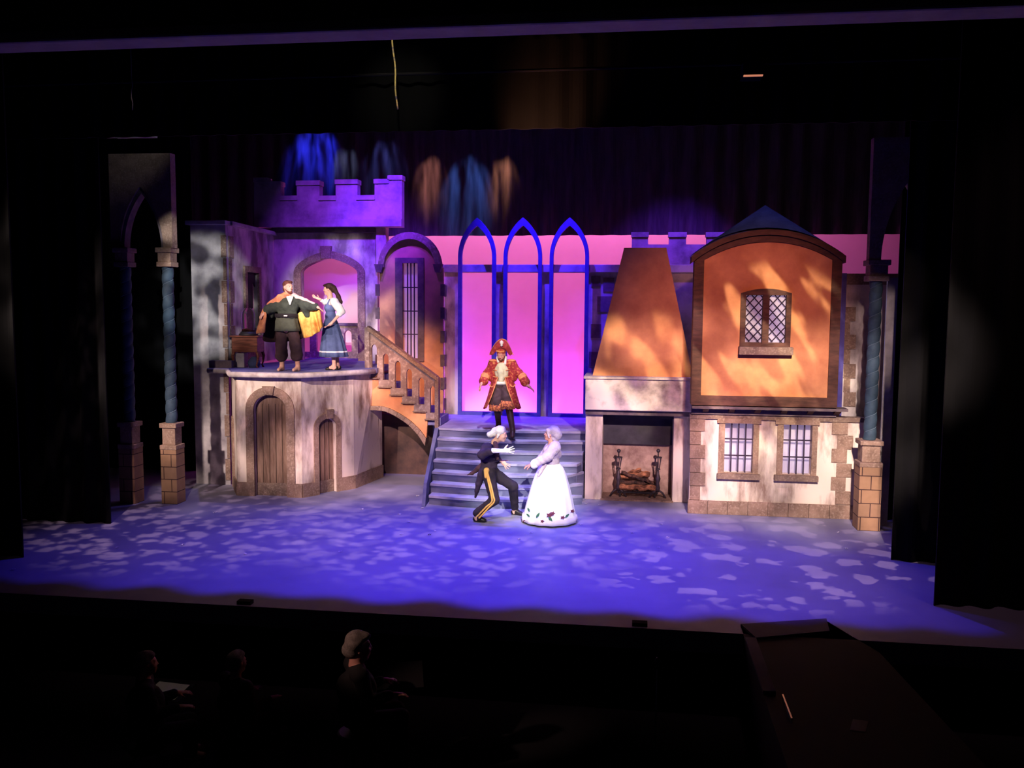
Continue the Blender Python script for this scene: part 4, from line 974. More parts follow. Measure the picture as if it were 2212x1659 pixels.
def loft(rings, n=64, folds=0, amp=0., phase=0., capend=True):
    """rings: (cx, cy, z, rx, ry[, amp])"""
    m = MB()
    for r in rings:
        a_ = r[5] if len(r) > 5 else amp
        for k in range(n):
            t = 2*math.pi*k/n; q = 1+a_*math.sin(folds*t+phase+.6*math.sin(3*t)); m.v.append((r[0]+r[3]*q*math.cos(t), r[1]+r[4]*q*math.sin(t), r[2]))
    for i in range(len(rings)-1):
        for k in range(n): k2 = (k+1) % n; m.f.append((i*n+k, i*n+k2, (i+1)*n+k2, (i+1)*n+k)); m.m.append(0)
    if capend:
        m.f.append(tuple(range(n))); m.m.append(0); b = (len(rings)-1)*n; m.f.append(tuple(b+k for k in range(n))); m.m.append(0)
    return m
def sheet(name, rows, mats, parent, th=.012, sub=2, off=1):
    m = MB(); m.grid(rows); me = bpy.data.meshes.new(name); me.from_pydata(m.v, [], m.f)
    o = link(name, me, mats, parent, None, True)
    q = o.modifiers.new('sub', 'SUBSURF'); q.levels = q.render_levels = sub
    q = o.modifiers.new('thick', 'SOLIDIFY'); q.thickness = th; q.offset = 0
    if isinstance(mats, (list, tuple)) and len(mats) > 1: q.material_offset = off; q.material_offset_rim = off
    return o
SK = mat('skin', (.72, .42, .33), (.62, .33, .26), 8, rough=.5)
SK2 = mat('flushed_skin', (.66, .30, .24), (.58, .25, .20), 8, rough=.5)
GLOVE = mat('white_glove', (.85, .82, .78), (.8, .76, .72), 8)
EW = mat('eye_white', (.8, .78, .75)); EI = mat('eye_iris', (.03, .02, .015), rough=.3)
HAIRD = mat('dark_brown_hair', (.06, .022, .018), (.025, .010, .010), 30, sc3=(1, 1, .3), rough=.45, bump=.5)
HAIRM = mat('auburn_hair', (.16, .05, .035), (.06, .02, .015), 30, sc3=(1, 1, .3), rough=.5, bump=.5)
BEARD = mat('auburn_beard', (.22, .06, .04), (.10, .03, .02), 40, bump=.5)

# ------------------------------------------------------------------ man in the cape on the balcony
fl = onz(611, 801, ZB); Y0 = fl.y
J = lambda x, y, dy=0.: P3(x, y, Y0+dy)
hc = J(622.5, 620, -.02); nb_ = J(622, 641, .02)
aL, aR = J(609, 785, .0), J(643.5, 784, .0); aL[2] = aR[2] = ZB+.095
hl, q = head_prims(hc, (.80, -.58, .05), (.05, 0, 1), nb_, 1.06)
shl, shr = J(604, 650), J(643, 649)
body = hl+[cap(shl, shr, .07, .07, .05), ell(J(622, 665), (.185, .13, .17), None, .05), ell(J(621, 690, -.02), (.18, .14, .16), None, .05), ell(J(621, 708), (.175, .13, .11), None, .05)]
wl, wr_ = J(572, 676, -.15), J(685, 663, -.12)
body += limb(shl, J(590, 668, -.08), wl, .058, .045, .028)+limb(shr, J(665, 660, -.05), wr_, .058, .045, .028)
body += hand_prims(wl, nrm(J(563, 684, -.2)-wl), (.2, .6, -.5), -1, .7, .2)+hand_prims(wr_, nrm(J(698, 671, -.16)-wr_), (0, -.2, -1), 1, .25, .3)
body += limb(J(611, 712), J(609, 752, -.02), aL, .085, .06, .045)+limb(J(632, 712), J(640, 752, -.02), aR, .085, .06, .045)
body += foot_prims(aL, (-.15, -1, 0))+foot_prims(aR, (-.35, -1, 0))
man = form('person', body, SK, None, .008, (fl.x+.13, Y0, ZB)); tag(man, 'barefoot man in dark tunic with orange cape spread wide, on the balcony', 'person')
eyes(q, man, EW, EI)
hp = [ell(q(0, -.035, .045), np.array((.084, .092, .082))*1.05, None, .02), ell(q(0, .03, .085), (.066, .06, .035), None, .03), ell(q(0, -.07, -.03), (.07, .05, .07), None, .03)]
form('hair', hp, HAIRM, man, .009, wr=.003)
form('beard', [ell(q(0, .062, -.102), (.042, .034, .026), None, .02), cap(q(.052, .01, -.05), q(.035, .055, -.095), .016, .018, .02), cap(q(-.052, .01, -.05), q(-.035, .055, -.095), .016, .018, .02), ell(q(0, .103, -.046), (.024, .008, .006), None, .01)], BEARD, man, .007)
TUN = mat('dark_green_tunic_cloth', (.045, .055, .045), (.02, .025, .022), 5, bump=.4); OLV = mat('olive_tunic_cloth', (.10, .11, .085), (.06, .065, .05), 4, bump=.4)
MAR = mat('dark_maroon_breeches_cloth', (.085, .045, .055), (.045, .025, .03), 4, bump=.3)
tn = [cap(shl, shr, .085, .085, .06), ell(J(622, 664), (.215, .16, .17), None, .05), ell(J(621, 683, -.02), (.21, .165, .10), None, .05),
      cap(shl, J(590, 664, -.06), .085, .10, .05), cap(J(590, 664, -.06), J(579, 669, -.1), .10, .095, .04), cap(J(588, 668), J(586, 682), .08, .05, .05),
      cap(shr, J(664, 660, -.05), .09, .105, .05), cap(J(664, 660, -.05), J(681, 663, -.1), .10, .075, .04), cap(J(660, 664), J(664, 680), .09, .06, .06)]
form('tunic', tn, TUN, man, .011, wr=.006, seed=1)
form('collar', [cap(J(621, 642, -.11), J(626.5, 657, -.165), .022, .01, .02), cap(J(631, 642, -.11), J(626.5, 657, -.165), .022, .01, .02), cap(J(626, 642, -.10), J(626.5, 656, -.16), .03, .012, .02)], mat('white_shirt_collar', (.85, .82, .78)), man, .008)
tx = J(620, 682)[0]; ty = Y0-.01
zz = lambda y: J(620, y)[2]
loft([(tx, ty, zz(683), .205, .165), (tx-.01, ty, zz(695), .225, .175), (tx, ty, zz(706), .24, .19), (tx, ty, zz(715), .25, .195)], 64, 7, .03).build('tunic_skirt', OLV, man, smooth=True)
m = MB()
bb = loft([(tx, ty, zz(686), .224, .19), (tx, ty, zz(682), .236, .205), (tx, ty, zz(677.5), .232, .20)], 48).build('sash', MT['cloth_dark'], man, smooth=False)
m = MB(); bk = J(617, 682, -.22); m.box(bk[0]-.035, bk[0]+.035, bk[1]-.01, bk[1]+.01, bk[2]-.012, bk[2]+.014); m.build('buckle', mat('pale_buckle', (.8, .75, .7), rough=.4), man)
br = limb(J(610, 710), J(608, 745, -.02), J(608, 768, -.01), .115, .11, .125, .03)+limb(J(632, 710), J(638, 745, -.02), J(641, 768, -.01), .115, .105, .12, .03)
form('breeches', br, MAR, man, .012, wr=.005, seed=4)
GOLD = mat('gold_cape_lining', (.85, .52, .14), (.60, .26, .06), 5, .4, .6, bump=.4); ORC = mat('orange_brocade_cape', (.72, .30, .14), (.46, .16, .09), 9, .4, .6, bump=.4); DKC = mat('dark_cape_lining', (.05, .022, .025), (.025, .012, .014), 4)
lerp = lambda a, b, t: a+(b-a)*t
def drap(top, bot, n=7, amp=.03, ph=0, sag=0.):
    rows = []
    for i in range(n):
        t = i/(n-1); row = []
        for j, (a, b) in enumerate(zip(top, bot)): p = lerp(a, b, t).copy(); p[1] += amp*t*math.sin(j*2.2+ph); p[2] -= sag*math.sin(math.pi*t)*0; row.append(p)
        rows.append(row)
    return rows
top = [J(x, y, d) for x, y, d in [(660, 652, .15), (640, 645, .2), (622, 640, .18), (604, 643, .2), (590, 652, .14), (580, 662, .05)]]
bot = [J(x, y, d) for x, y, d in [(655, 732, .12), (640, 735, .3), (620, 738, .34), (600, 739, .3), (584, 740, .22), (568, 738, .12)]]
sheet('cape', drap(top, bot, 8, .04), DKC, man, .012)
c1 = form('cape_fold', [cap(J(620, 636, .0), J(606, 645, -.02), .07, .085, .03), cap(J(606, 645, -.02), J(588, 657, -.06), .085, .07, .03), cap(J(588, 656, -.06), J(573, 668, -.12), .07, .04, .03), cap(J(573, 668, -.1), J(567, 678, -.1), .05, .04, .03)], ORC, man, .01, wr=.006)
c1['label'] = 'orange cape edge over the shoulder'
c2 = sheet('cape_fold', [[J(*p) for p in r] for r in [
    [(568, 670, -.10), (573, 674, -.2), (577, 678, -.2)], [(562, 688, -.08), (568, 690, -.2), (575, 692, -.16)], [(557, 705, -.05), (564, 706, -.18), (573, 706, -.1)], [(551, 724, -.02), (560, 718, -.18), (574, 722, -.06)]]], ORC, man, .014)
c3 = form('cape_fold', [cap(J(634, 637, .02), J(641, 643, -.04), .05, .05, .02), cap(J(641, 642, -.04), J(660, 648, -.08), .045, .035, .02), cap(J(660, 648, -.08), J(680, 657, -.13), .035, .022, .02)], mat('pink_edged_cape_cloth', (.7, .42, .4)), man, .01, wr=.004)
top = [J(x, y, d) for x, y, d in [(642, 678, .0), (648, 674, -.04), (654, 674, .02), (660, 674, -.05), (666, 673, .03), (672, 672, -.05), (678, 670, .02), (684, 667, -.06), (690, 662, -.02)]]
bot = [J(x, y, d) for x, y, d in [(652, 731, .04), (658, 729, -.10), (664, 731, .08), (670, 726, -.12), (676, 727, .06), (682, 720, -.12), (688, 718, .08), (694, 710, -.12), (699, 706, .0)]]
c4 = sheet('cape_fold', drap(top, bot, 7, .13, 1), [GOLD, ORC], man, .014, off=0); c4['label'] = 'gold lining of the cape hanging from the arm'

# ------------------------------------------------------------------ woman in the blue dress
fl = onz(723, 799, ZB); Y0 = fl.y
hc = J(709.5, 624.5); nb_ = J(713.5, 645)
hl, q = head_prims(hc, (-1, -.12, -.06), (-.06, 0, 1), nb_, .98, True)
shn, shf = J(722, 652, -.15), J(710, 650, .15)
an1, an2 = J(722, 792, -.05), J(729, 789, .12); an1[2] = an2[2] = ZB+.09
w1_, w2_ = J(712, 702, -.26), J(690, 646, .02)
body = hl+[cap(shn, shf, .05, .05, .05), ell(J(714, 663), (.10, .13, .13), None, .04), ell(J(715, 682), (.09, .11, .11), None, .04), ell(J(717, 703), (.13, .15, .13), None, .04)]
body += limb(shn, J(736, 676, -.24), J(714, 701, -.27), .045, .036, .024)+limb(shf, J(703, 653, .18), w2_, .042, .034, .022)
body += hand_prims(J(714, 700, -.27), nrm(V(-.8, 0, -.5)), (0, -.3, 1), -1, .3, .5, .95)+hand_prims(w2_, nrm(J(683, 643, .0)-w2_), (.1, -.5, .8), 1, .2, .4, .95)
body += limb(J(716, 710, -.08), J(720, 750, -.06), an1, .075, .052, .038)+limb(J(719, 710, .08), J(726, 752, .1), an2, .075, .05, .036)+foot_prims(an1, (-1, -.3, 0), .92)+foot_prims(an2, (-.8, -.9, 0), .92)
wo = form('person', body, SK, None, .008, (fl.x, Y0, ZB)); tag(wo, 'woman in blue dress with dark ponytail facing the caped man', 'person'); eyes(q, wo, EW, EI)
form('hair', [ell(q(0, -.03, .045), (.086, .098, .080), None, .02), ell(q(0, .045, .078), (.06, .04, .03), None, .03), ell(q(0, -.09, .0), (.078, .07, .08), None, .03), cap(q(0, -.13, -.03), J(731, 640, .0), .045, .04, .03), cap(J(731, 640), J(735.5, 652, -.02), .042, .035, .03), cap(J(735.5, 652), J(736, 664, -.02), .035, .012, .03)], HAIRD, wo, .009, wr=.003, seed=2)
NAVY = mat('slate_blue_dress_cloth', (.10, .13, .28), (.055, .075, .17), 4, bump=.3); BLOUSE = mat('white_blouse_cloth', (.85, .80, .78), (.7, .64, .62), 5, bump=.3)
form('blouse', [cap(shn, shf, .072, .068, .04), cap(shn, J(731, 664, -.2), .078, .085, .04), cap(J(731, 664, -.2), J(737, 673, -.22), .08, .075, .03), cap(J(735, 676, -.22), J(742, 675, -.2), .05, .03, .04), cap(J(733, 679, -.23), J(729, 680, -.24), .05, .035, .04),
    cap(shf, J(702, 653, .16), .06, .052, .04), cap(J(702, 653, .16), J(694, 649, .06), .05, .035, .03), ell(J(714, 655), (.09, .12, .06), None, .03), ell(J(713.5, 650), (.075, .10, .04), None, .03)], BLOUSE, wo, .01, wr=.004)
form('bodice', [ell(J(713.5, 665), (.115, .15, .11), None, .03), ell(J(714, 682), (.105, .125, .10), None, .04), cap(J(714.5, 690), J(715.5, 698), .105, .12, .04), cap(J(706, 660, -.12), J(712, 647, -.12), .018, .014, .01), cap(J(725, 660, -.14), J(720, 646, -.13), .018, .014, .01)], NAVY, wo, .01)
wx = J(714.5, 690)[0]; zz = lambda y: J(716, y)[2]
def skirt_w(y0, y1, k=9): 
    out = []
    for i in range(k):
        t = i/(k-1); y = y0+(y1-y0)*t; s_ = (y-690)/(770-690); cx = lerp(J(714.5, 690)[0], J(721.5, 770)[0], s_)
        out.append((cx, Y0, zz(y), .115+.165*s_**.8, .13+.15*s_**.8, .01+.05*s_))
    return out
loft(skirt_w(690, 770), 72, 11, 0, 1).build('skirt', NAVY, wo, smooth=True)
rr = skirt_w(757.5, 760.5, 3); rr = [(a, b, c, d+.006, e+.006, f) for a, b, c, d, e, f in rr]
loft(rr, 72, 11, 0, 1).build('white_trim', mat('white_trim', (.85, .8, .85)), wo, smooth=True)
for an, dd in ((an1, (-1, -.3, 0)), (an2, (-.8, -.9, 0))):
    d_ = nrm(dd); SH = mat('black_shoe_leather', (.02, .016, .016), rough=.4) if 'black_shoe_leather' not in bpy.data.materials else bpy.data.materials['black_shoe_leather']
    form('shoe', [cap(an-d_*.04+V(0, 0, -.065), an+d_*.135+V(0, 0, -.07), .034, .030, .02), cap(an-d_*.045+V(0, 0, -.04), an-d_*.03+V(0, 0, -.07), .034, .038, .02), cap(an+d_*.1+V(0, 0, -.05), an+d_*.15+V(0, 0, -.07), .03, .024, .02)], SH, wo, .008)

# ------------------------------------------------------------------ pirate coming down the steps
ft = ony(1107, 941, 17.3); Y0 = 17.62
hc = J(1082.5, 765, -.04); nb_ = J(1085, 785, .02)
hl, q = head_prims(hc, (-.10, -.93, -.36), (0, -.3, 1), nb_, 1.05)
shl, shr = J(1066, 787), J(1105, 787)
aR = np.array(ft)+V(0, .02, .10); aL = J(1077, 926, .2); aL[2] = ZP+.095
wl, wr_ = J(1045, 823, -.12), J(1136, 828, -.12)
pel = J(1086, 836)
body = hl+[cap(shl, shr, .07, .07, .05), ell(J(1086, 803), (.16, .10, .17), None, .05), ell(J(1086, 826), (.15, .10, .13), None, .05), ell(pel, (.15, .11, .11), None, .05)]
body += limb(shl, J(1051, 806, -.02), wl, .06, .045, .028)+limb(shr, J(1122, 806, -.02), wr_, .06, .045, .028)
hwl, hwr = wl+V(-.03, -.05, -.04), wr_+V(.05, -.03, -.05)
body += [cap(wl, hwl, .03, .028), cap(wr_, hwr, .03, .028)]+hand_prims(hwl, nrm(V(-.25, -.45, -.65)), (.6, .3, -.3), -1, .5, .3, 1.1)+hand_prims(hwr, nrm(V(.75, -.25, -.50)), (-.1, -.2, -1), 1, .35, .45, 1.1)
body += limb(J(1077, 842), J(1074, 885, .05), aL, .09, .06, .045)+limb(J(1096, 842), J(1100, 884, -.12), aR, .09, .06, .045)+foot_prims(aL, (-.2, -1, 0))+foot_prims(aR, (.12, -1, -.35))
pi_ = form('person', body, SK2, None, .008, (ft.x-.1, Y0, ZP)); tag(pi_, 'bearded man in red brocade coat and plumed hat stepping down the steps', 'person'); eyes(q, pi_, EW, EI)
pi_['label'] = 'bearded man in red brocade coat and wide red hat stepping down the steps'
form('beard', [ell(q(0, .062, -.100), (.050, .036, .036), None, .02), cap(q(.056, .01, -.04), q(.038, .055, -.09), .02, .022, .02), cap(q(-.056, .01, -.04), q(-.038, .055, -.09), .02, .022, .02), ell(q(0, .104, -.046), (.03, .008, .007), None, .01)], BEARD, pi_, .007)
form('hair', [ell(q(0, -.035, .03), (.084, .092, .08), None, .02), ell(q(0, -.06, -.05), (.08, .045, .07), None, .03)], HAIRM, pi_, .009)
def brocade(name, c1, c2, sc=14):
    m_ = mat(name, c1, c2, sc, .46, .54, bump=.3); return m_
RED = mat('red_brocade_coat_cloth', (.60, .16, .06), (.30, .022, .03), 26, .50, .62, bump=.3); TRIM = mat('orange_gold_trim', (.80, .30, .12), (.6, .2, .08), 20)
coat = [cap(shl, shr, .092, .092, .05), cap(shl, J(1064, 815, .02), .10, .10, .05), cap(shr, J(1107, 815, .02), .10, .10, .05), ell(J(1086, 800, .05), (.215, .13, .17), None, .04), ell(J(1086, 822, .05), (.20, .13, .13), None, .04),
        cap(shl, J(1052, 806, -.02), .085, .078, .04), cap(J(1052, 806, -.02), J(1047, 818, -.08), .078, .082, .03), cap(shr, J(1121, 806, -.02), .085, .078, .04), cap(J(1121, 806, -.02), J(1132, 819, -.08), .078, .082, .03)]
form('coat', coat, RED, pi_, .01, wr=.004, seed=3)
for a, b in ((J(1048, 814, -.06), J(1045, 823, -.10)), (J(1129, 815, -.06), J(1134.5, 825, -.10))):
    cf = form('cuff', [cap(a, b, .085, .098, .01)], RED, pi_, .01); d_ = nrm(b-a)
    form('cuff_trim', [cap(a-d_*.01, a+d_*.012, .094, .094, .005)], TRIM, cf, .009)
# coat skirts: left, right and back panels
def J2(l): return [[J(*p) for p in r] for r in l]
for nm, rows in (('l', [[(1075, 815, -.15), (1068, 816, -.10), (1061, 818, .0), (1064, 820, .14)], [(1068, 838, -.22), (1060, 840, -.12), (1056, 842, .02), (1062, 842, .2)], [(1060, 860, -.22), (1054, 862, -.12), (1050, 864, .04), (1058, 862, .26)], [(1050, 882, -.2), (1046, 884, -.1), (1042, 882, .06), (1052, 882, .3)]]),
                 ('r', [[(1091, 815, -.15), (1100, 816, -.10), (1111, 818, .0), (1108, 820, .14)], [(1096, 838, -.22), (1108, 840, -.14), (1116, 842, .02), (1110, 842, .2)], [(1104, 860, -.22), (1114, 862, -.12), (1122, 864, .04), (1114, 862, .26)], [(1112, 882, -.2), (1120, 885, -.1), (1128, 881, .06), (1120, 882, .3)]]),
                 ('b', [[(1064, 818, .14), (1078, 818, .18), (1092, 818, .18), (1108, 818, .14)], [(1062, 842, .2), (1078, 842, .26), (1094, 842, .26), (1110, 842, .2)], [(1058, 862, .26), (1076, 862, .32), (1096, 862, .32), (1114, 862, .26)], [(1052, 882, .3), (1074, 876, .36), (1098, 876, .36), (1120, 882, .3)]])):
    o = sheet('coat_skirt', J2(rows), RED, pi_, .014)
    if nm != 'b':
        ed = [r[0] for r in J2(rows)]; m = MB(); m.tube([tuple(p) for p in ed], .011, 6); m.build('edge_trim', TRIM, o, smooth=True)
for x in (1066, 1108):
    s_ = 1 if x > 1085 else -1
    m = MB()
    m.tube([tuple(J(1085+s_*a, y, -.165)) for a, y in ((16, 829), (18, 834), (24, 836), (29, 830))], .013, 6); m.build('pocket_trim', TRIM, pi_, smooth=True)
for y in (800, 815):
    for s_ in (-1, 1): m = MB(); m.tube([tuple(J(1083+s_*9.5, y, -.14)), tuple(J(1083+s_*18, y-1, -.12))], .011, 6); m.build('frog_fastening', TRIM, pi_, smooth=True)
for s_ in (-1, 1):
    c = J(1084+s_*17, 784, -.11); m = MB()
    for k in range(6): t = k*math.pi/3; m.tube([tuple(c), tuple(c+V(.035*math.cos(t), -.015, .035*math.sin(t)))], [.012, .005], 5)
    m.build('epaulette_rosette', TRIM, pi_)
    form('epaulette', [ell(J(1085+s_*20, 779, -.02), (.09, .09, .03), None, .01)], TRIM, pi_, .01)
CRM = mat('cream_ruffled_shirt', (.80, .74, .50), (.62, .60, .38), 6, bump=.5)
form('shirt', [ell(J(1084, 802, -.025), (.15, .145, .20), None, .03), cap(J(1081, 789, -.09), J(1082, 802, -.15), .05, .05, .03), cap(J(1082, 802, -.14), J(1083, 822, -.12), .06, .055, .03)], CRM, pi_, .01, wr=.005, seed=2)
form('waist_sash', [ell(J(1083.5, 827, -.035), (.155, .16, .05), None, .02)], mat('ivory_sash', (.86, .82, .68)), pi_, .01, wr=.003)
form('collar', [cap(J(1074, 772, .0), J(1076, 781, -.08), .022, .026, .02), cap(J(1093, 771, .0), J(1091, 786, -.09), .022, .026, .02)], mat('white_lace_collar', (.85, .82, .75)), pi_, .009)
form('breeches', limb(J(1078, 838, -.02), J(1073, 856, -.02), J(1072, 870, -.02), .125, .135, .14)+limb(J(1094, 838, -.05), J(1096, 856, -.08), J(1096, 868, -.1), .125, .13, .13), MAR, pi_, .012, wr=.006, seed=8)
for cx, cy, dy in ((1072, 878, -.02), (1097, 874, -.12)):
    c = J(cx, cy, dy); c2_ = J(cx, cy+9, dy)
    loft([(c[0], c[1], J(cx, cy-9, dy)[2], .135, .13, .02), (c[0], c[1], c[2], .15, .145, .05), (c[0], c[1], c2_[2], .14, .135, .09)], 72, 13).build('fringe_ruffle', brocade('fringe_orange_maroon', (.75, .24, .09), (.25, .06, .05), 30) if 'fringe_orange_maroon' not in bpy.data.materials else bpy.data.materials['fringe_orange_maroon'], pi_, smooth=True)
BOOT = mat('dark_boot_leather', (.05, .022, .025), rough=.45)
for kn, an, dd in ((J(1074, 885, .05), aL, (-.2, -1, 0)), (J(1100, 884, -.12), aR, (.12, -1, -.35))):
    form('boot', [cap(kn, an, .075, .052, .03)]+foot_prims(an, dd, 1.05, .008), BOOT, pi_, .009)
# hat: crown, upturned brim wings with gold edge, skull-like white ornament
f_, s_, u_ = frame((-.10, -.93, -.36), (0, -.3, 1))
HATM = mat('red_hat_felt', (.5, .10, .06), (.33, .03, .035), 16, .5, .65)
hat = form('hat', [ell(q(0, -.03, .115), (.095, .10, .075), None, .03), cap(q(0, -.02, .07), q(0, -.03, .12), .10, .09, .03)], HATM, pi_, .01)
wing = [[J(1057, 764, -.04), J(1064, 752, -.12), J(1074, 742, -.20), J(1084, 738, -.22), J(1095, 743, -.20), J(1102, 752, -.12), J(1107, 764, -.04)],
        [J(1059, 762, -.02), J(1067, 747, -.06), J(1076, 736, -.12), J(1085, 732.5, -.14), J(1093, 736, -.12), J(1100, 748, -.06), J(1106, 762, -.02)]]
low = [J(1064, 769, -.02), J(1071, 760, -.10), J(1074, 753, -.16), J(1083, 751.5, -.18), J(1092, 754, -.16), J(1096, 761, -.10), J(1101, 770, -.02)]
sheet('brim', [wing[1], wing[0], low], HATM, hat, .014)
m = MB(); m.tube([tuple(p) for p in smooth_poly([tuple(p) for p in [J(1058, 766, -.05)]+wing[1]+[J(1108, 766, -.05)]], 4)], .011, 6); m.build('brim_trim', TRIM, hat, smooth=True)
m = MB(); c = J(1083.5, 742, -.23); m.lathe(tuple(c), [(.005, -.06), (.028, -.045), (.022, -.02), (.04, .01), (.038, .035), (.012, .06)], 12); m.build('hat_ornament', mat('ivory_ornament', (.85, .75, .65)), hat, smooth=True)
form('hat_roll', [cap(q(-.07, .05, .085), q(0, .085, .085), .018, .022, .01), cap(q(.07, .05, .085), q(0, .085, .085), .018, .022, .01)], TRIM, hat, .008)

# ------------------------------------------------------------------ man in white wig, crouching stride
fn = onz(1034, 1127, 0); Y0 = fn.y
fa = onz(1112, 1112, 0)
hc = J(1082, 938, .06); nb_ = J(1069, 955, .1)
hl, q = head_prims(hc, (1, -.12, -.12), (.25, 0, 1), nb_, 1.05)
shn, shf = J(1052, 968, -.12), J(1064, 968, .26)
anN = np.array(fn)+V(-.03, .0, .10); anF = np.array(fa)+V(-.0, 0, .10)
hipN, hipF = J(1055, 1022, -.02), J(1062, 1020, .18); knN = J(1068, 1080, -.06); knF = J(1108, 1050, .25)
w1_ = J(1064, 974, -.30); w2_ = J(1082, 995, .12)
body = hl+[cap(shn, shf, .06, .06, .05), ell(J(1056, 985, .08), (.13, .17, .17), None, .05), ell(J(1056, 1008, .08), (.12, .15, .14), None, .05)]
body += limb(shn, J(1040, 984, -.24), w1_, .055, .042, .027)+limb(shf, J(1062, 994, .26), w2_, .055, .042, .027)
body += limb(hipN, knN, anN, .085, .06, .045)+limb(hipF, knF, anF, .085, .06, .045)+foot_prims(anN, (1, -.2, 0))+foot_prims(anF, (.9, -.3, 0))
body += hand_prims(J(1088, 974, -.3), (1, -.1, .12), (0.1, 1, .2), 1, .12, .8, 1.05)+[cap(w1_, J(1090, 974, -.3), .027, .025, .01)]
body += hand_prims(J(1084, 997, .1), (.72, -.2, -.55), (.2, 1, -.1), 1, .15, .9, 1.05)
wg = form('person', body, SK, None, .008, (J(1058, 1000)[0], Y0, 0)); tag(wg, 'man in white wig and dark coat with gold trouser stripe, knees bent and hands out', 'person'); eyes(q, wg, EW, EI)
form('wig', [ell(q(0, -.02, .06), (.095, .112, .085), None, .03), ell(q(0, -.09, .03), (.085, .07, .08), None, .03), cap(q(0, -.13, -.01), J(1058, 938, .05), .05, .055, .03), cap(q(.075, -.02, -.01), q(.078, -.03, -.05), .025, .02, .02), cap(q(-.075, -.02, -.01), q(-.078, -.03, -.05), .025, .02, .02)], mat('white_wig_hair', (.88, .84, .78), (.75, .70, .64), 12, bump=.6), wg, .009, wr=.005)
form('glove', [cap(J(1064, 973.5, -.3), J(1088, 974, -.3), .045, .033, .01)]+hand_prims(J(1087.5, 974, -.3), (1, -.1, .12), (0.1, 1, .2), 1, .12, .8, 1.14), GLOVE, wg, .006)
DK = mat('dark_navy_coat_cloth', (.045, .028, .05), (.022, .014, .028), 5, bump=.3); DKB = mat('dark_brown_sleeve_cloth', (.10, .045, .04), (.05, .022, .025), 6, bump=.3)
ct = [cap(shn, shf, .085, .08, .05), ell(J(1055, 982, .08), (.155, .20, .17), None, .05), ell(J(1056, 1005, .08), (.145, .175, .13), None, .05), cap(shn, J(1041, 982, -.23), .082, .078, .05), cap(J(1041, 982, -.23), J(1060, 975, -.29), .075, .062, .03), cap(shf, J(1062, 992, .26), .08, .075, .04), cap(J(1062, 992, .26), J(1077, 995, .15), .075, .055, .03), cap(J(1068, 968, .0), J(1074, 990, .0), .05, .06, .05)]
form('coat', ct, DK, wg, .01, wr=.005, seed=5)
form('jabot', [cap(J(1070, 957, -.02), J(1073, 975, -.12), .04, .05, .03), cap(J(1073, 975, -.1), J(1074, 990, -.08), .045, .03, .03)], DKB, wg, .01, wr=.004)
for i, l in enumerate(([(1050, 1004, .0), (1040, 1025, -.02), (1034, 1045, -.02), (1030, 1060, .0), (1027, 1074, .02)], [(1050, 1000, .2), (1034, 1012, .2), (1020, 1022, .2), (1009, 1026, .2)])):
    rr = [.10, .085, .07, .05, .02] if i == 0 else [.08, .06, .04, .012]
    pts = [J(*p) for p in l]; form('coat_tail', [cap(pts[k], pts[k+1], rr[k]*.8, rr[k+1]*.8, .02) for k in range(len(pts)-1)], DKB if i else DK, wg, .01, wr=.003)
form('trousers', limb(hipN, knN, anN+V(0, 0, .05), .115, .085, .075, .04)+limb(hipF, knF, anF+V(0, 0, .04), .112, .085, .07, .04)+[cap(hipN, hipF, .11, .11, .05)], mat('black_trouser_cloth', (.03, .02, .032), (.016, .012, .02), 5, bump=.3), wg, .011, wr=.004)
GS = mat('gold_stripe', (.80, .48, .12), (.65, .34, .09), 10)
for off in (-1, 1):
    pts = [J(1052, 1016, -.15), J(1054+off*1.5, 1030, -.15), J(1059+off*2, 1050, -.155), J(1063.5+off*2, 1070, -.15), J(1065+off*2.5, 1084, -.15), J(1053+off*2, 1096+off*1.5, -.12), J(1039+off*2.5, 1111+off*1.5, -.1), J(1032+off*2.5, 1118+off*1.5, -.095)]
    m = MB(); m.tube([tuple(p) for p in smooth_poly([tuple(p) for p in pts], 4)], .016, 6); m.build('gold_stripe', GS, wg, smooth=True)
form('gold_sash', [cap(J(1051, 1016, -.12), J(1050, 1030, -.13), .05, .03, .02)], GS, wg, .009)
for an, dd in ((anN, (1, -.2, 0)), (anF, (.9, -.3, 0))): form('shoe', foot_prims(an, dd, 1.05, .008)[1:], SH, wg, .009)

# ------------------------------------------------------------------ lady in the white gown
sb_ = onz(1184, 1141, 0); Y0 = sb_.y+.46
hc = J(1189, 937, .0); nb_ = J(1192, 957)
hl, q = head_prims(hc, (-1, .12, .10), (.12, 0, 1), nb_, 1.03, True)
shn, shf = J(1199, 966, -.16), J(1189, 966, .14)
w1_ = J(1152, 1001, -.3); w2_ = J(1150, 1003, .1)
body = hl+[cap(shn, shf, .06, .06, .05), ell(J(1192, 978), (.13, .16, .14), None, .05), ell(J(1191, 1000), (.12, .14, .12), None, .05), ell(J(1189, 1020), (.17, .18, .14), None, .05)]
body += limb(shn, J(1181, 990, -.28), w1_, .055, .042, .027)+limb(shf, J(1174, 990, .2), w2_, .05, .04, .026)
body += hand_prims(w1_, (-.75, 0, -.62), (.5, .0, -.8), -1, .3, .6)+hand_prims(w2_, (-.9, 0, -.3), (.3, .2, -.9), 1, .3, .5)
aa, ab_ = J(1184, 1128, -.1), J(1190, 1128, .1); aa[2] = ab_[2] = .095
body += limb(J(1186, 1030, -.09), J(1185, 1085, -.1), aa, .09, .06, .045)+limb(J(1192, 1030, .09), J(1190, 1085, .1), ab_, .09, .06, .045)+foot_prims(aa, (-1, 0, 0))+foot_prims(ab_, (-1, 0, 0))
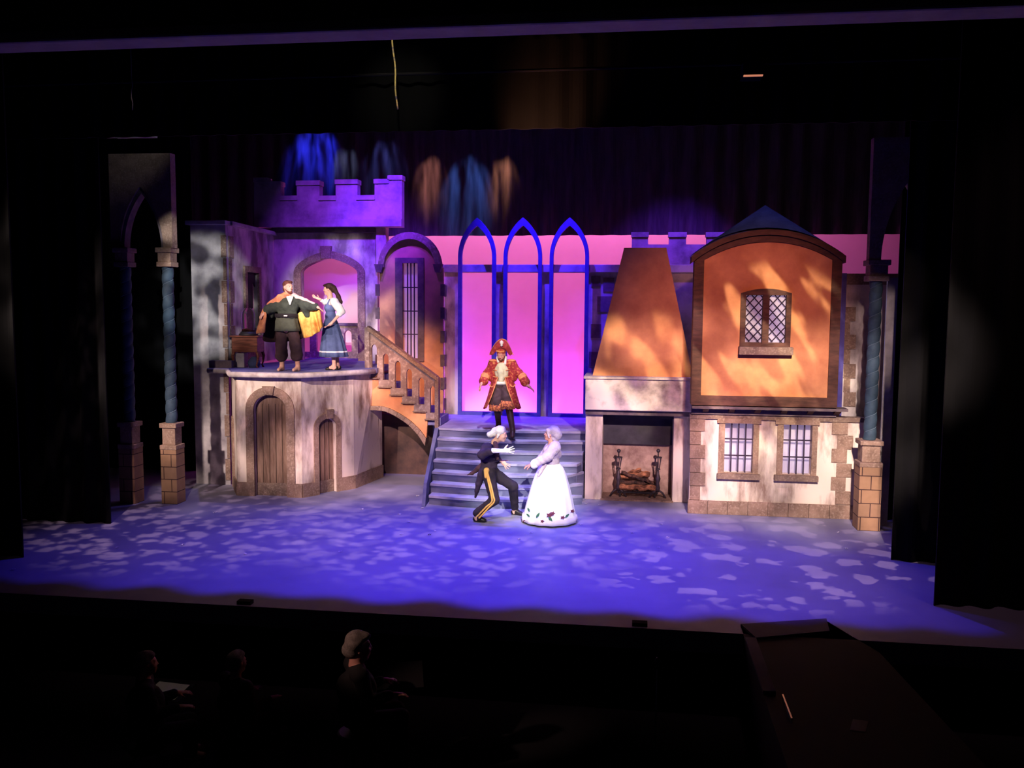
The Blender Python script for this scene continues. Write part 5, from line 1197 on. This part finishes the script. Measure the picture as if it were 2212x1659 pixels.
la = form('person', body, SK2, None, .009, (J(1187, 1000)[0], Y0, 0)); tag(la, 'lady in wide white floral gown and lavender bonnet at the foot of the steps', 'person'); eyes(q, la, EW, EI)
LAV = mat('lavender_satin', (.62, .50, .60), (.42, .32, .42), 7, bump=.5); GW = mat('white_gown_cloth', (.92, .90, .86), (.88, .85, .80), 3)
form('bonnet', [ell(q(0, -.05, .05), (.115, .115, .10), None, .03), ell(q(0, -.10, -.01), (.10, .085, .09), None, .03), cap(q(-.08, .035, .075), q(.08, .035, .075), .028, .028, .02), cap(q(.085, .03, .06), q(.08, .0, -.06), .024, .018, .02), cap(q(-.085, .03, .06), q(-.08, .0, -.06), .024, .018, .02), cap(q(0, -.08, -.08), J(1202, 956), .07, .05, .03)], LAV, la, .009, wr=.006)
form('bodice', [cap(shn, shf, .085, .08, .05), ell(J(1193, 976), (.155, .185, .14), None, .05), ell(J(1191, 997), (.14, .165, .09), None, .05), cap(J(1200, 958, 0), J(1205, 985), .05, .05, .04),
    cap(shn, J(1185, 984, -.26), .10, .095, .05), cap(J(1185, 984, -.26), J(1168, 995, -.3), .085, .07, .03), cap(J(1168, 995, -.3), J(1158, 1001, -.3), .072, .075, .03), cap(shf, J(1172, 990, .2), .09, .08, .04), cap(J(1172, 990, .2), J(1156, 1001, .12), .07, .06, .03)], LAV, la, .011, wr=.006, seed=6)
form('lace_cuff', [cap(J(1160, 999, -.3), J(1155, 1003, -.3), .07, .08, .02)], mat('white_lace', (.86, .82, .82), bump=.5), la, .01, wr=.006)
rings = []
for i in range(15):
    t = i/14; y = 1001+(1139-1001)*t; w_ = .155+.315*(t**.62); cx = lerp(J(1190, 1001)[0], J(1186.5, 1139)[0], t); z = lerp(J(1190, 1001)[2], .035, t)
    rings.append((cx, Y0, z, w_*(1 if t < .97 else .985), w_*.98, .004+.02*t))
loft(rings, 96, 13, 0).build('gown_skirt', GW, la, smooth=True)
rr = [(a, b, c, d+.012, e+.012, f) for a, b, c, d, e, f in (lambda: [(rings[13][0], Y0, .13, .462, .452, .02), (rings[14][0], Y0, .08, .472, .462, .02), (rings[14][0], Y0, .035, .474, .464, .02)])()]
loft(rr, 96, 13).build('hem_band', mat('pale_pink_hem', (.86, .78, .74), (.8, .7, .66), 8), la, smooth=True)
form('ribbon', [cap(J(1176, 1004, -.18), J(1168, 1018, -.26), .04, .03, .02), cap(J(1168, 1018, -.26), J(1163, 1028, -.3), .03, .02, .02)], LAV, la, .009)
# embroidered flowers and leaves just proud of the skirt
def on_skirt(px, py):
    d = ray(px, py); c = Vector((rings[12][0], Y0, 0)); t = (Y0-.9)/d.y
    for k in range(400):
        p = CAM+d*t; tt = min(1, max(0, (1001+(138)*((rings[0][2]-p.z)/(rings[0][2]-.035)) - 1001)/138)); w_ = .155+.315*(tt**.62)+.018
        if math.hypot(p.x-c.x, p.y-c.y) < w_: return p
        t += .0025
    return p
FLW = mat('plum_embroidery', (.16, .035, .06)); LEAF = mat('green_embroidery', (.05, .16, .08))
def patch(cx, cy, pts, mt_, nm):
    m = MB(); P0 = [on_skirt(cx+x, cy+y) for x, y in pts]; n_ = len(P0)
    cen = on_skirt(cx, cy); out_ = V(cen.x-rings[12][0], cen.y-Y0, 0); out_ = Vector(nrm(out_))*.006
    vs = [p for p in P0]+[cen]+[p+out_ for p in P0]+[cen+out_]
    fs = [(i, (i+1) % n_, n_) for i in range(n_)]+[(n_+1+(i+1) % n_, n_+1+i, 2*n_+1) for i in range(n_)]+[(i, n_+1+i, n_+1+(i+1) % n_, (i+1) % n_) for i in range(n_)]
    m.add(vs, fs); m.build(nm, mt_, la)
star = lambda r, k=5, ph=0: [((r if i % 2 == 0 else r*.5)*math.cos(math.pi*i/k+ph), (r if i % 2 == 0 else r*.5)*math.sin(math.pi*i/k+ph)*.85) for i in range(2*k)]
leaf_ = lambda l, a: [(l*x*math.cos(a)-l*y*math.sin(a), l*x*math.sin(a)+l*y*math.cos(a)) for x, y in ((-1, 0), (-.5, .3), (0, .38), (.6, .22), (1, 0), (.6, -.22), (0, -.38), (-.5, -.3))]
for cx, cy, r in ((1187, 1113, 8), (1194, 1109, 6), (1171.5, 1126, 5), (1130, 1124, 5), (1215.5, 1118, 5.5), (1236.5, 1104, 5)): patch(cx, cy, star(r), FLW, 'embroidered_flower')
for cx, cy, l, a in ((1162, 1113, 7, -1.0), (1189, 1121, 7, .9), (1141, 1113, 5, .8), (1225, 1114, 6, -.8), (1142, 1101, 5, 1.2)): patch(cx, cy, leaf_(l, a), LEAF, 'embroidered_leaf')

# ================================================================== BALCONY PROPS
c0 = onz(529, 793, ZB); Yt = c0.y
Pt = YP(Yt-.2); x0_, x1_ = Pt.p(498, 745)[0], Pt.p(557, 745)[0]; zt_ = Pt.p(527, 725)[1]; zm_ = Pt.p(527, 761)[1]
root = thing('side_cabinet', ((x0_+x1_)/2, Yt, ZB), 'small reddish-brown cabinet with curved legs at the left of the balcony', 'cabinet')
m = MB(); m.box(x0_-.02, x1_+.02, Yt-.22, Yt+.2, zt_-.03, zt_); bevel(m.build('top', MT['cabinet'], root), .008)
m = MB(); m.box(x0_+.02, x1_-.02, Yt-.19, Yt+.17, zm_, zt_-.03); bevel(m.build('body', MT['cabinet'], root), .01)
for x, sg in ((x0_+.05, -1), (x1_-.05, 1)):
    for yy in (Yt-.15, Yt+.13):
        m = MB(); hgt = zm_-ZB; m.tube([(x, yy, zm_+.02), (x+sg*.03, yy, ZB+hgt*.75), (x+sg*.01, yy, ZB+hgt*.35), (x-sg*.01, yy, ZB+.05), (x+sg*.02, yy, ZB)], [.035, .032, .02, .016, .024], 8); m.build('leg', MT['cabinet'], root, smooth=True)
m = MB(); m.box(x0_+.04, x0_+.24, Yt-.10, Yt+.1, ZB, zm_-.02); tag(bevel(m.build('pedestal_box', MT['plaster_grey']), .01), 'grey box standing under the cabinet on the balcony', 'box')
m = MB(); xx = x0_+.42; zh = zm_-ZB-.06; m.lathe((xx, Yt-.02, ZB), [(.10, 0), (.13, .08), (.12, zh*.5), (.06, zh*.8), (.05, zh*.85)], 16); tag(m.build('blue_sack', mat('dark_blue_sack_cloth', (.07, .09, .2), bump=.6), smooth=True), 'dark blue sack under the right side of the cabinet', 'sack')
# bell jar with a rose on the cabinet
cx_ = Pt.p(528, 700)[0]; ztop = Pt.p(528, 664)[1]; hj = ztop-zt_
root = thing('bell_jar', (cx_, Yt-.02, zt_), 'tall clear glass dome over a dark base on top of the cabinet', 'glass dome')
m = MB(); m.lathe((cx_, Yt-.02, zt_), [(.19, 0), (.19, .03), (.16, .05), (.15, .08)], 28); m.build('base', MT['iron'], root, smooth=True)
m = MB(); R_ = .135; prof = [(R_, .08), (R_, hj*.72)]+[(R_*math.cos(t), hj*.72+hj*.28*math.sin(t)) for t in [math.pi/2*i/10 for i in range(1, 11)]]
m.lathe((cx_, Yt-.02, zt_), [(max(.002, r), z) for r, z in prof], 28); m.build('glass_dome', MT['glass'], root, smooth=True)
m = MB(); m.tube([(cx_, Yt-.02, zt_+.08), (cx_-.02, Yt-.03, zt_+hj*.4), (cx_-.04, Yt-.02, zt_+hj*.8)], .006, 6); m.lathe((cx_-.045, Yt-.02, zt_+hj*.8), [(.005, -.02), (.025, 0), (.02, .03), (.005, .04)], 10); m.build('single_flower', mat('pale_rose', (.8, .6, .6)), root, smooth=True)
form('petal_heap', [ell((cx_-.03, Yt-.04, zt_+.11), (.09, .08, .035)), ell((cx_+.05, Yt, zt_+.1), (.06, .06, .03))], mat('dark_red_petals', (.10, .02, .02), bump=.8), root, .009, wr=.006)

# ================================================================== FLOOR SCRAPS, PIT, FLY ITEMS
def scrap(px, py, k, dark=False):
    c = onz(px, py, 0); m = MB(); a = rng.uniform(0, 3); r = rng.uniform(.02, .038); n_ = 6
    vs = []
    for i in range(n_+1):
        t = i/n_-.5; x = r*2*t; y = .02*math.sin(i*1.9+k)
        for s2 in (-1, 1): vs.append((c.x+x*math.cos(a)-(y+s2*.011)*math.sin(a), c.y+x*math.sin(a)+(y+s2*.011)*math.cos(a), .004+.014*abs(math.sin(i*1.3+k))))
    base = len(vs); vs += [(x, y, z+.003) for x, y, z in vs]
    fs = [(2*i, 2*i+1, 2*i+3, 2*i+2) for i in range(n_)]+[(base+2*i, base+2*i+2, base+2*i+3, base+2*i+1) for i in range(n_)]
    for i in range(n_): fs += [(2*i, 2*i+2, base+2*i+2, base+2*i), (2*i+1, base+2*i+1, base+2*i+3, 2*i+3)]
    fs += [(0, base, base+1, 1), (2*n_, 2*n_+1, base+2*n_+1, base+2*n_)]
    m.add(vs, fs); o = m.build('floor_scrap', MT['cloth_dark'] if dark else MT['paper'])
    return tag(o, 'curled dark scrap lying on the floor left of the wigged man' if dark else 'small white paper scrap lying on the blue stage floor', 'scrap', None if dark else 'paper scraps on the stage floor')
for k, (x, y) in enumerate([(902, 1072), (912, 1098.5), (863, 1112), (884, 1128.5), (867, 1155), (697, 1130), (464, 1108), (616, 1103), (782, 1101), (939, 1148), (735, 1193), (1266, 1089), (1295, 1092), (1259, 1067), (1255, 1134), (1366, 1152), (1443, 1162), (1423, 1184), (1121, 1166), (1148, 1152), (1429, 1134), (1828, 1186), (1811, 1151), (395, 1178), (253, 1184), (530, 1198), (28, 1232)]): scrap(x, y, k)
scrap(928, 1156, 3, True)
# thrust platform at the right of the pit
poly = [onz(1600, 1353), onz(1785, 1341), onz(1900, 1410)]
pA, pB_, pC = poly; yN = 7.0
pD = (pC.x+.25, yN); pE = (pA.x, yN)
root = thing('thrust_platform', (pA.x+.7, 8.8, -1.0), 'dark platform with pale border boards reaching out over the pit at right', 'platform')
pl_ = [(pA.x, pA.y), (pB_.x, pB_.y), (pC.x, pC.y), pD, pE]
m = MB(); m.prism(pl_, -1.0, .0); m.build('deck', mat('dark_red_brown_deck', (.016, .010, .011), rough=.8), root)
bm_ = mat('grey_border_board', (.13, .11, .13))
m = MB(); m.prism([(pA.x, pA.y), (pB_.x, pB_.y), (pB_.x-.05, pB_.y-.42), (pA.x+.12, pA.y-.42)], .0, .03); m.build('border_board', bm_, root)
m = MB(); m.prism([(pA.x, pA.y-.42), (pA.x+.12, pA.y-.42), (pA.x+.12, 8.6), (pA.x, 8.6)], .0, .03); m.build('border_board', bm_, root)
q_ = onz(1648, 1457); 
m = MB(); m.box(pA.x+.16, pA.x+.175, 8.0, 8.5, 0., .05); tag(m.build('metal_rail', mat('bright_metal', (.6, .6, .6), rough=.3, metal=.8)), 'short shiny metal strip on the left border of the thrust platform', 'rail')
for x, yy in ((518, 1313), (1382, 1361)):
    c = onz(x, yy, 0); m = MB(); m.box(c.x-.09, c.x+.09, 10.24, 10.34, 0, .045); tag(m.build('footlight', MT['black_fly']), 'small black box on the stage edge, '+('left' if x < 900 else 'right')+' of the two', 'box')
q_ = onz(1857, 1568, 0); m = MB(); m.prism([(q_.x-.11, q_.y-.10), (q_.x+.02, q_.y-.12), (q_.x+.10, q_.y+.10), (q_.x-.03, q_.y+.12)], .0, .004); tag(m.build('sheet_music', mat('dim_sheet_paper', (.3, .28, .26))), 'dim sheet of paper lying on the thrust platform', 'sheet music')
# pit people
BLKC = mat('black_concert_clothes', (.02, .016, .018)); GREY = mat('grey_hair', (.30, .24, .22), (.18, .14, .13), 30, bump=.5)
def seated(px, py, Yp, face, label, hsc=1., bald=False, glas=False):
    c = P3(px, py, Yp); f = nrm(face)
    sd = np.cross(f, V(0, 0, 1)); nb = c+V(0, 0, -.17)-f*.03; ch = nb+V(0, 0, -.25); pe = nb+V(0, 0, -.56)
    seat_z = pe[2]-.12
    S1, S2 = nb+sd*.18+V(0, 0, -.06), nb-sd*.18+V(0, 0, -.06)
    hl, q = head_prims(c, f, (0, 0, 1), nb, hsc)
    E1, E2 = S1+V(0, 0, -.26)+f*.08, S2+V(0, 0, -.26)+f*.08; W1, W2 = E1+f*.24+V(0, 0, .04), E2+f*.24+V(0, 0, .04)
    fl_z = -1.0; H1, H2 = pe+sd*.09, pe-sd*.09; K1, K2 = H1+f*.42, H2+f*.42; A1, A2 = K1*1., K2*1.; A1[2] = A2[2] = fl_z+.1
    b = hl+[cap(S1, S2, .06, .06, .05), ell(ch, (.16, .13, .18)), ell(pe+V(0, 0, .1), (.16, .13, .18))]+limb(S1, E1, W1, .055, .042, .027)+limb(S2, E2, W2, .055, .042, .027)+hand_prims(W1, f, (0, 0, -1), 1, .5, .3)+hand_prims(W2, f, (0, 0, -1), -1, .5, .3)
    b += limb(H1, K1, A1, .08, .06, .045)+limb(H2, K2, A2, .08, .06, .045)+foot_prims(A1, f)+foot_prims(A2, f)
    o = form('person', b, SK2, None, .012, (c[0], c[1], fl_z)); tag(o, label, 'person')
    form('hair', [ell(q(0, -.03, .045), np.array((.088, .102, .086))*hsc, None, .02), ell(q(0, -.06, -.02), np.array((.082, .065, .07))*hsc, None, .02), ell(q(0, .02, .085), np.array((.066, .05, .034))*hsc, None, .03)], GREY, o, .01, wr=.003)
    form('shirt', [cap(S1, S2, .085, .085, .05), ell(ch, (.2, .16, .2)), ell(pe+V(0, 0, .1), (.19, .16, .2)), cap(S1, E1, .08, .065), cap(E1, W1-f*.04, .065, .05), cap(S2, E2, .08, .065), cap(E2, W2-f*.04, .065, .05)], BLKC, o, .013, wr=.004)
    form('trousers', limb(H1, K1, A1, .105, .085, .07)+limb(H2, K2, A2, .105, .085, .07), BLKC, o, .014)
    r = thing('stool', (pe[0], pe[1], fl_z), 'black stool carrying the '+{'g': 'grey-haired conductor', 'd': 'dim musician'}[label[0]]+(' second from left' if 'second' in label else ' at far left' if label[0] == 'd' else ''), 'stool')
    m = MB(); m.lathe((pe[0], pe[1], seat_z-.06), [(.17, 0), (.19, .02), (.19, .05), (.17, .06)], 20); m.build('seat', MT['iron'], r)
    for k in range(3): t = k*2.1; m = MB(); m.tube([(pe[0]+.1*math.cos(t), pe[1]+.1*math.sin(t), seat_z-.06), (pe[0]+.2*math.cos(t), pe[1]+.2*math.sin(t), fl_z)], .014, 6); m.build('leg', MT['iron'], r)
    return o, q
o, q = seated(776, 1396, 8.1, (.85, .5, -.05), 'grey-haired conductor in black, seated in the pit with face turned right', 1.22)
seated(513, 1430, 8.7, (.5, .8, 0), 'dim grey-haired musician in the pit, second from the left')
seated(318, 1432, 8.2, (.8, .5, 0), 'dim musician at far left of the pit beside the lit sheet music')
def stand(px, py, Yp, w_, h_, ang, label, lit=False, tilt=.5):
    c = P3(px, py, Yp); r = thing('music_stand', (c[0], c[1], -1.0), label, 'music stand')
    ca, sa = math.cos(ang), math.sin(ang)
    def f(u, v, w): 
        yy = w+v*math.cos(tilt); z = v*math.sin(tilt); return (c[0]+u*ca-yy*sa, c[1]+u*sa+yy*ca, c[2]+z-w*.5)
    m = MB(); m.slab([(-w_/2, -h_/2), (w_/2, -h_/2), (w_/2, h_/2), (-w_/2, h_/2)], [], f, .0, .012); m.build('desk', MT['iron'], r)
    m = MB(); m.tube([(c[0], c[1], c[2]-.02), (c[0], c[1], -.8)], .012, 6); m.build('pole', MT['iron'], r)
    for k in range(3): t = k*2.1; m = MB(); m.tube([(c[0], c[1], -.8), (c[0]+.22*math.cos(t), c[1]+.22*math.sin(t), -1.0)], .01, 6); m.build('leg', MT['iron'], r)
    return c, f
c, f = stand(360, 1492, 8.75, .5, .34, -.1, 'music stand holding the pale sheet at far left of the pit', tilt=.15)
m = MB(); m.slab([(-.19, -.14), (.19, -.14), (.19, .15), (-.19, .15)], [], f, -.006, -.002); tag(m.build('sheet_music', mat('glowing_cream_paper', (.8, .72, .6), emis=(1, .8, .6, .012))), 'pale open sheet music on the stand at far left of the pit', 'sheet music')  # faint glow put into the paper, standing in for light on it
stand(862, 1458, 8.75, .5, .34, .3, 'dark music stand in front of the conductor')
# microphone stand
c = P3(1419, 1448, 8.6); r = thing('microphone_stand', (c[0], c[1], -1), 'thin microphone stand glinting in the pit left of the thrust platform', 'microphone stand')
m = MB(); m.tube([(c[0], c[1], -.98), (c[0], c[1], c[2]+.02)], .010, 6); m.build('pole', mat('glinting_steel', (.5, .5, .55), rough=.3, metal=.9), r, smooth=True)
m = MB(); m.lathe((c[0], c[1], c[2]+.02), [(.012, 0), (.018, .05), (.02, .09), (.008, .11)], 10); m.build('microphone', MT['andiron'], r, smooth=True)
m = MB(); m.lathe((c[0], c[1], -1), [(.14, 0), (.14, .02), (.02, .03)], 18); m.build('base', MT['iron'], r)
# hanging cords and fittings
m = MB(); zb_ = ony(853, 236, 12.6).z; zt_ = ony(851, 60, 12.6).z+2.5; cx0 = ony(853, 236, 12.6).x
pts = []
for i in range(40):
    z = zb_+(zt_-zb_)*i/39; k = min(1, (z-zb_)/1.2); pts.append((cx0+.014*math.sin(z*9)*(1.3-k)+(.03*math.sin(z*3.1) if i < 12 else 0), 12.6, z))
m.tube(pts, .012, 6); tag(m.build('hanging_cord', MT['cord'], smooth=True), 'bright yellow twisted cord hanging in front of the black border', 'cord')
m = MB(); cx0 = ony(286, 236, 12.6).x; zb_ = ony(286, 238, 12.6).z; m.tube([(cx0+.012*math.sin(i*1.9)*(1 if i < 6 else .1), 12.6, zb_+i*.09) for i in range(40)], .007, 5); tag(m.build('hanging_cord', MT['rope_dim'], smooth=True), 'faint grey cord hanging above the left column arch', 'cord')
P = YP(15.6)
for i, (ax, bx) in enumerate(((229, 248), (252, 337))):
    r_ = P.rect(ax, 289.5, bx, 298); m = MB(); m.box(r_[0][0], r_[1][0], 15.55, 15.65, r_[0][1], r_[2][1]); tag(m.build('batten_board', mat('pale_grey_board', (.5, .5, .48))), ('short' if i == 0 else 'long')+' pale grey board above the left column arch', 'board')
P = YP(13.0); r_ = P.rect(1600, 172, 1644, 176)
root = thing('stage_lantern', ((r_[0][0]+r_[1][0])/2, 13.0, r_[0][1]), 'glowing orange lantern lens in the dark above the house', 'lamp')
m = MB(); m.box(r_[0][0], r_[1][0], 12.74, 13.1, r_[2][1], r_[2][1]+.18); m.build('housing', MT['black_fly'], root)
m = MB(); m.box(r_[0][0]+.01, r_[1][0]-.01, 12.73, 12.78, r_[0][1]+.01, r_[2][1]); m.build('lens', mat('orange_gel_lens', (.6, .2, .1), emis=(1, .35, .2, .35)), root)
zp_ = r_[2][1]+.2; m = MB(); m.tube([(-13.95, 12.95, zp_), (8.95, 12.95, zp_)], .022, 8); tag(m.build('lighting_pipe', MT['black_fly']), 'long black pipe holding the orange lantern', 'pipe')
zp_ = YP(15.6).rect(252, 289.5, 337, 298)[2][1]+.02; m = MB(); m.tube([(-13.95, 15.6, zp_), (8.95, 15.6, zp_)], .02, 8); tag(m.build('lighting_pipe', MT['black_fly']), 'long black pipe holding the pale boards above the left arch', 'pipe')
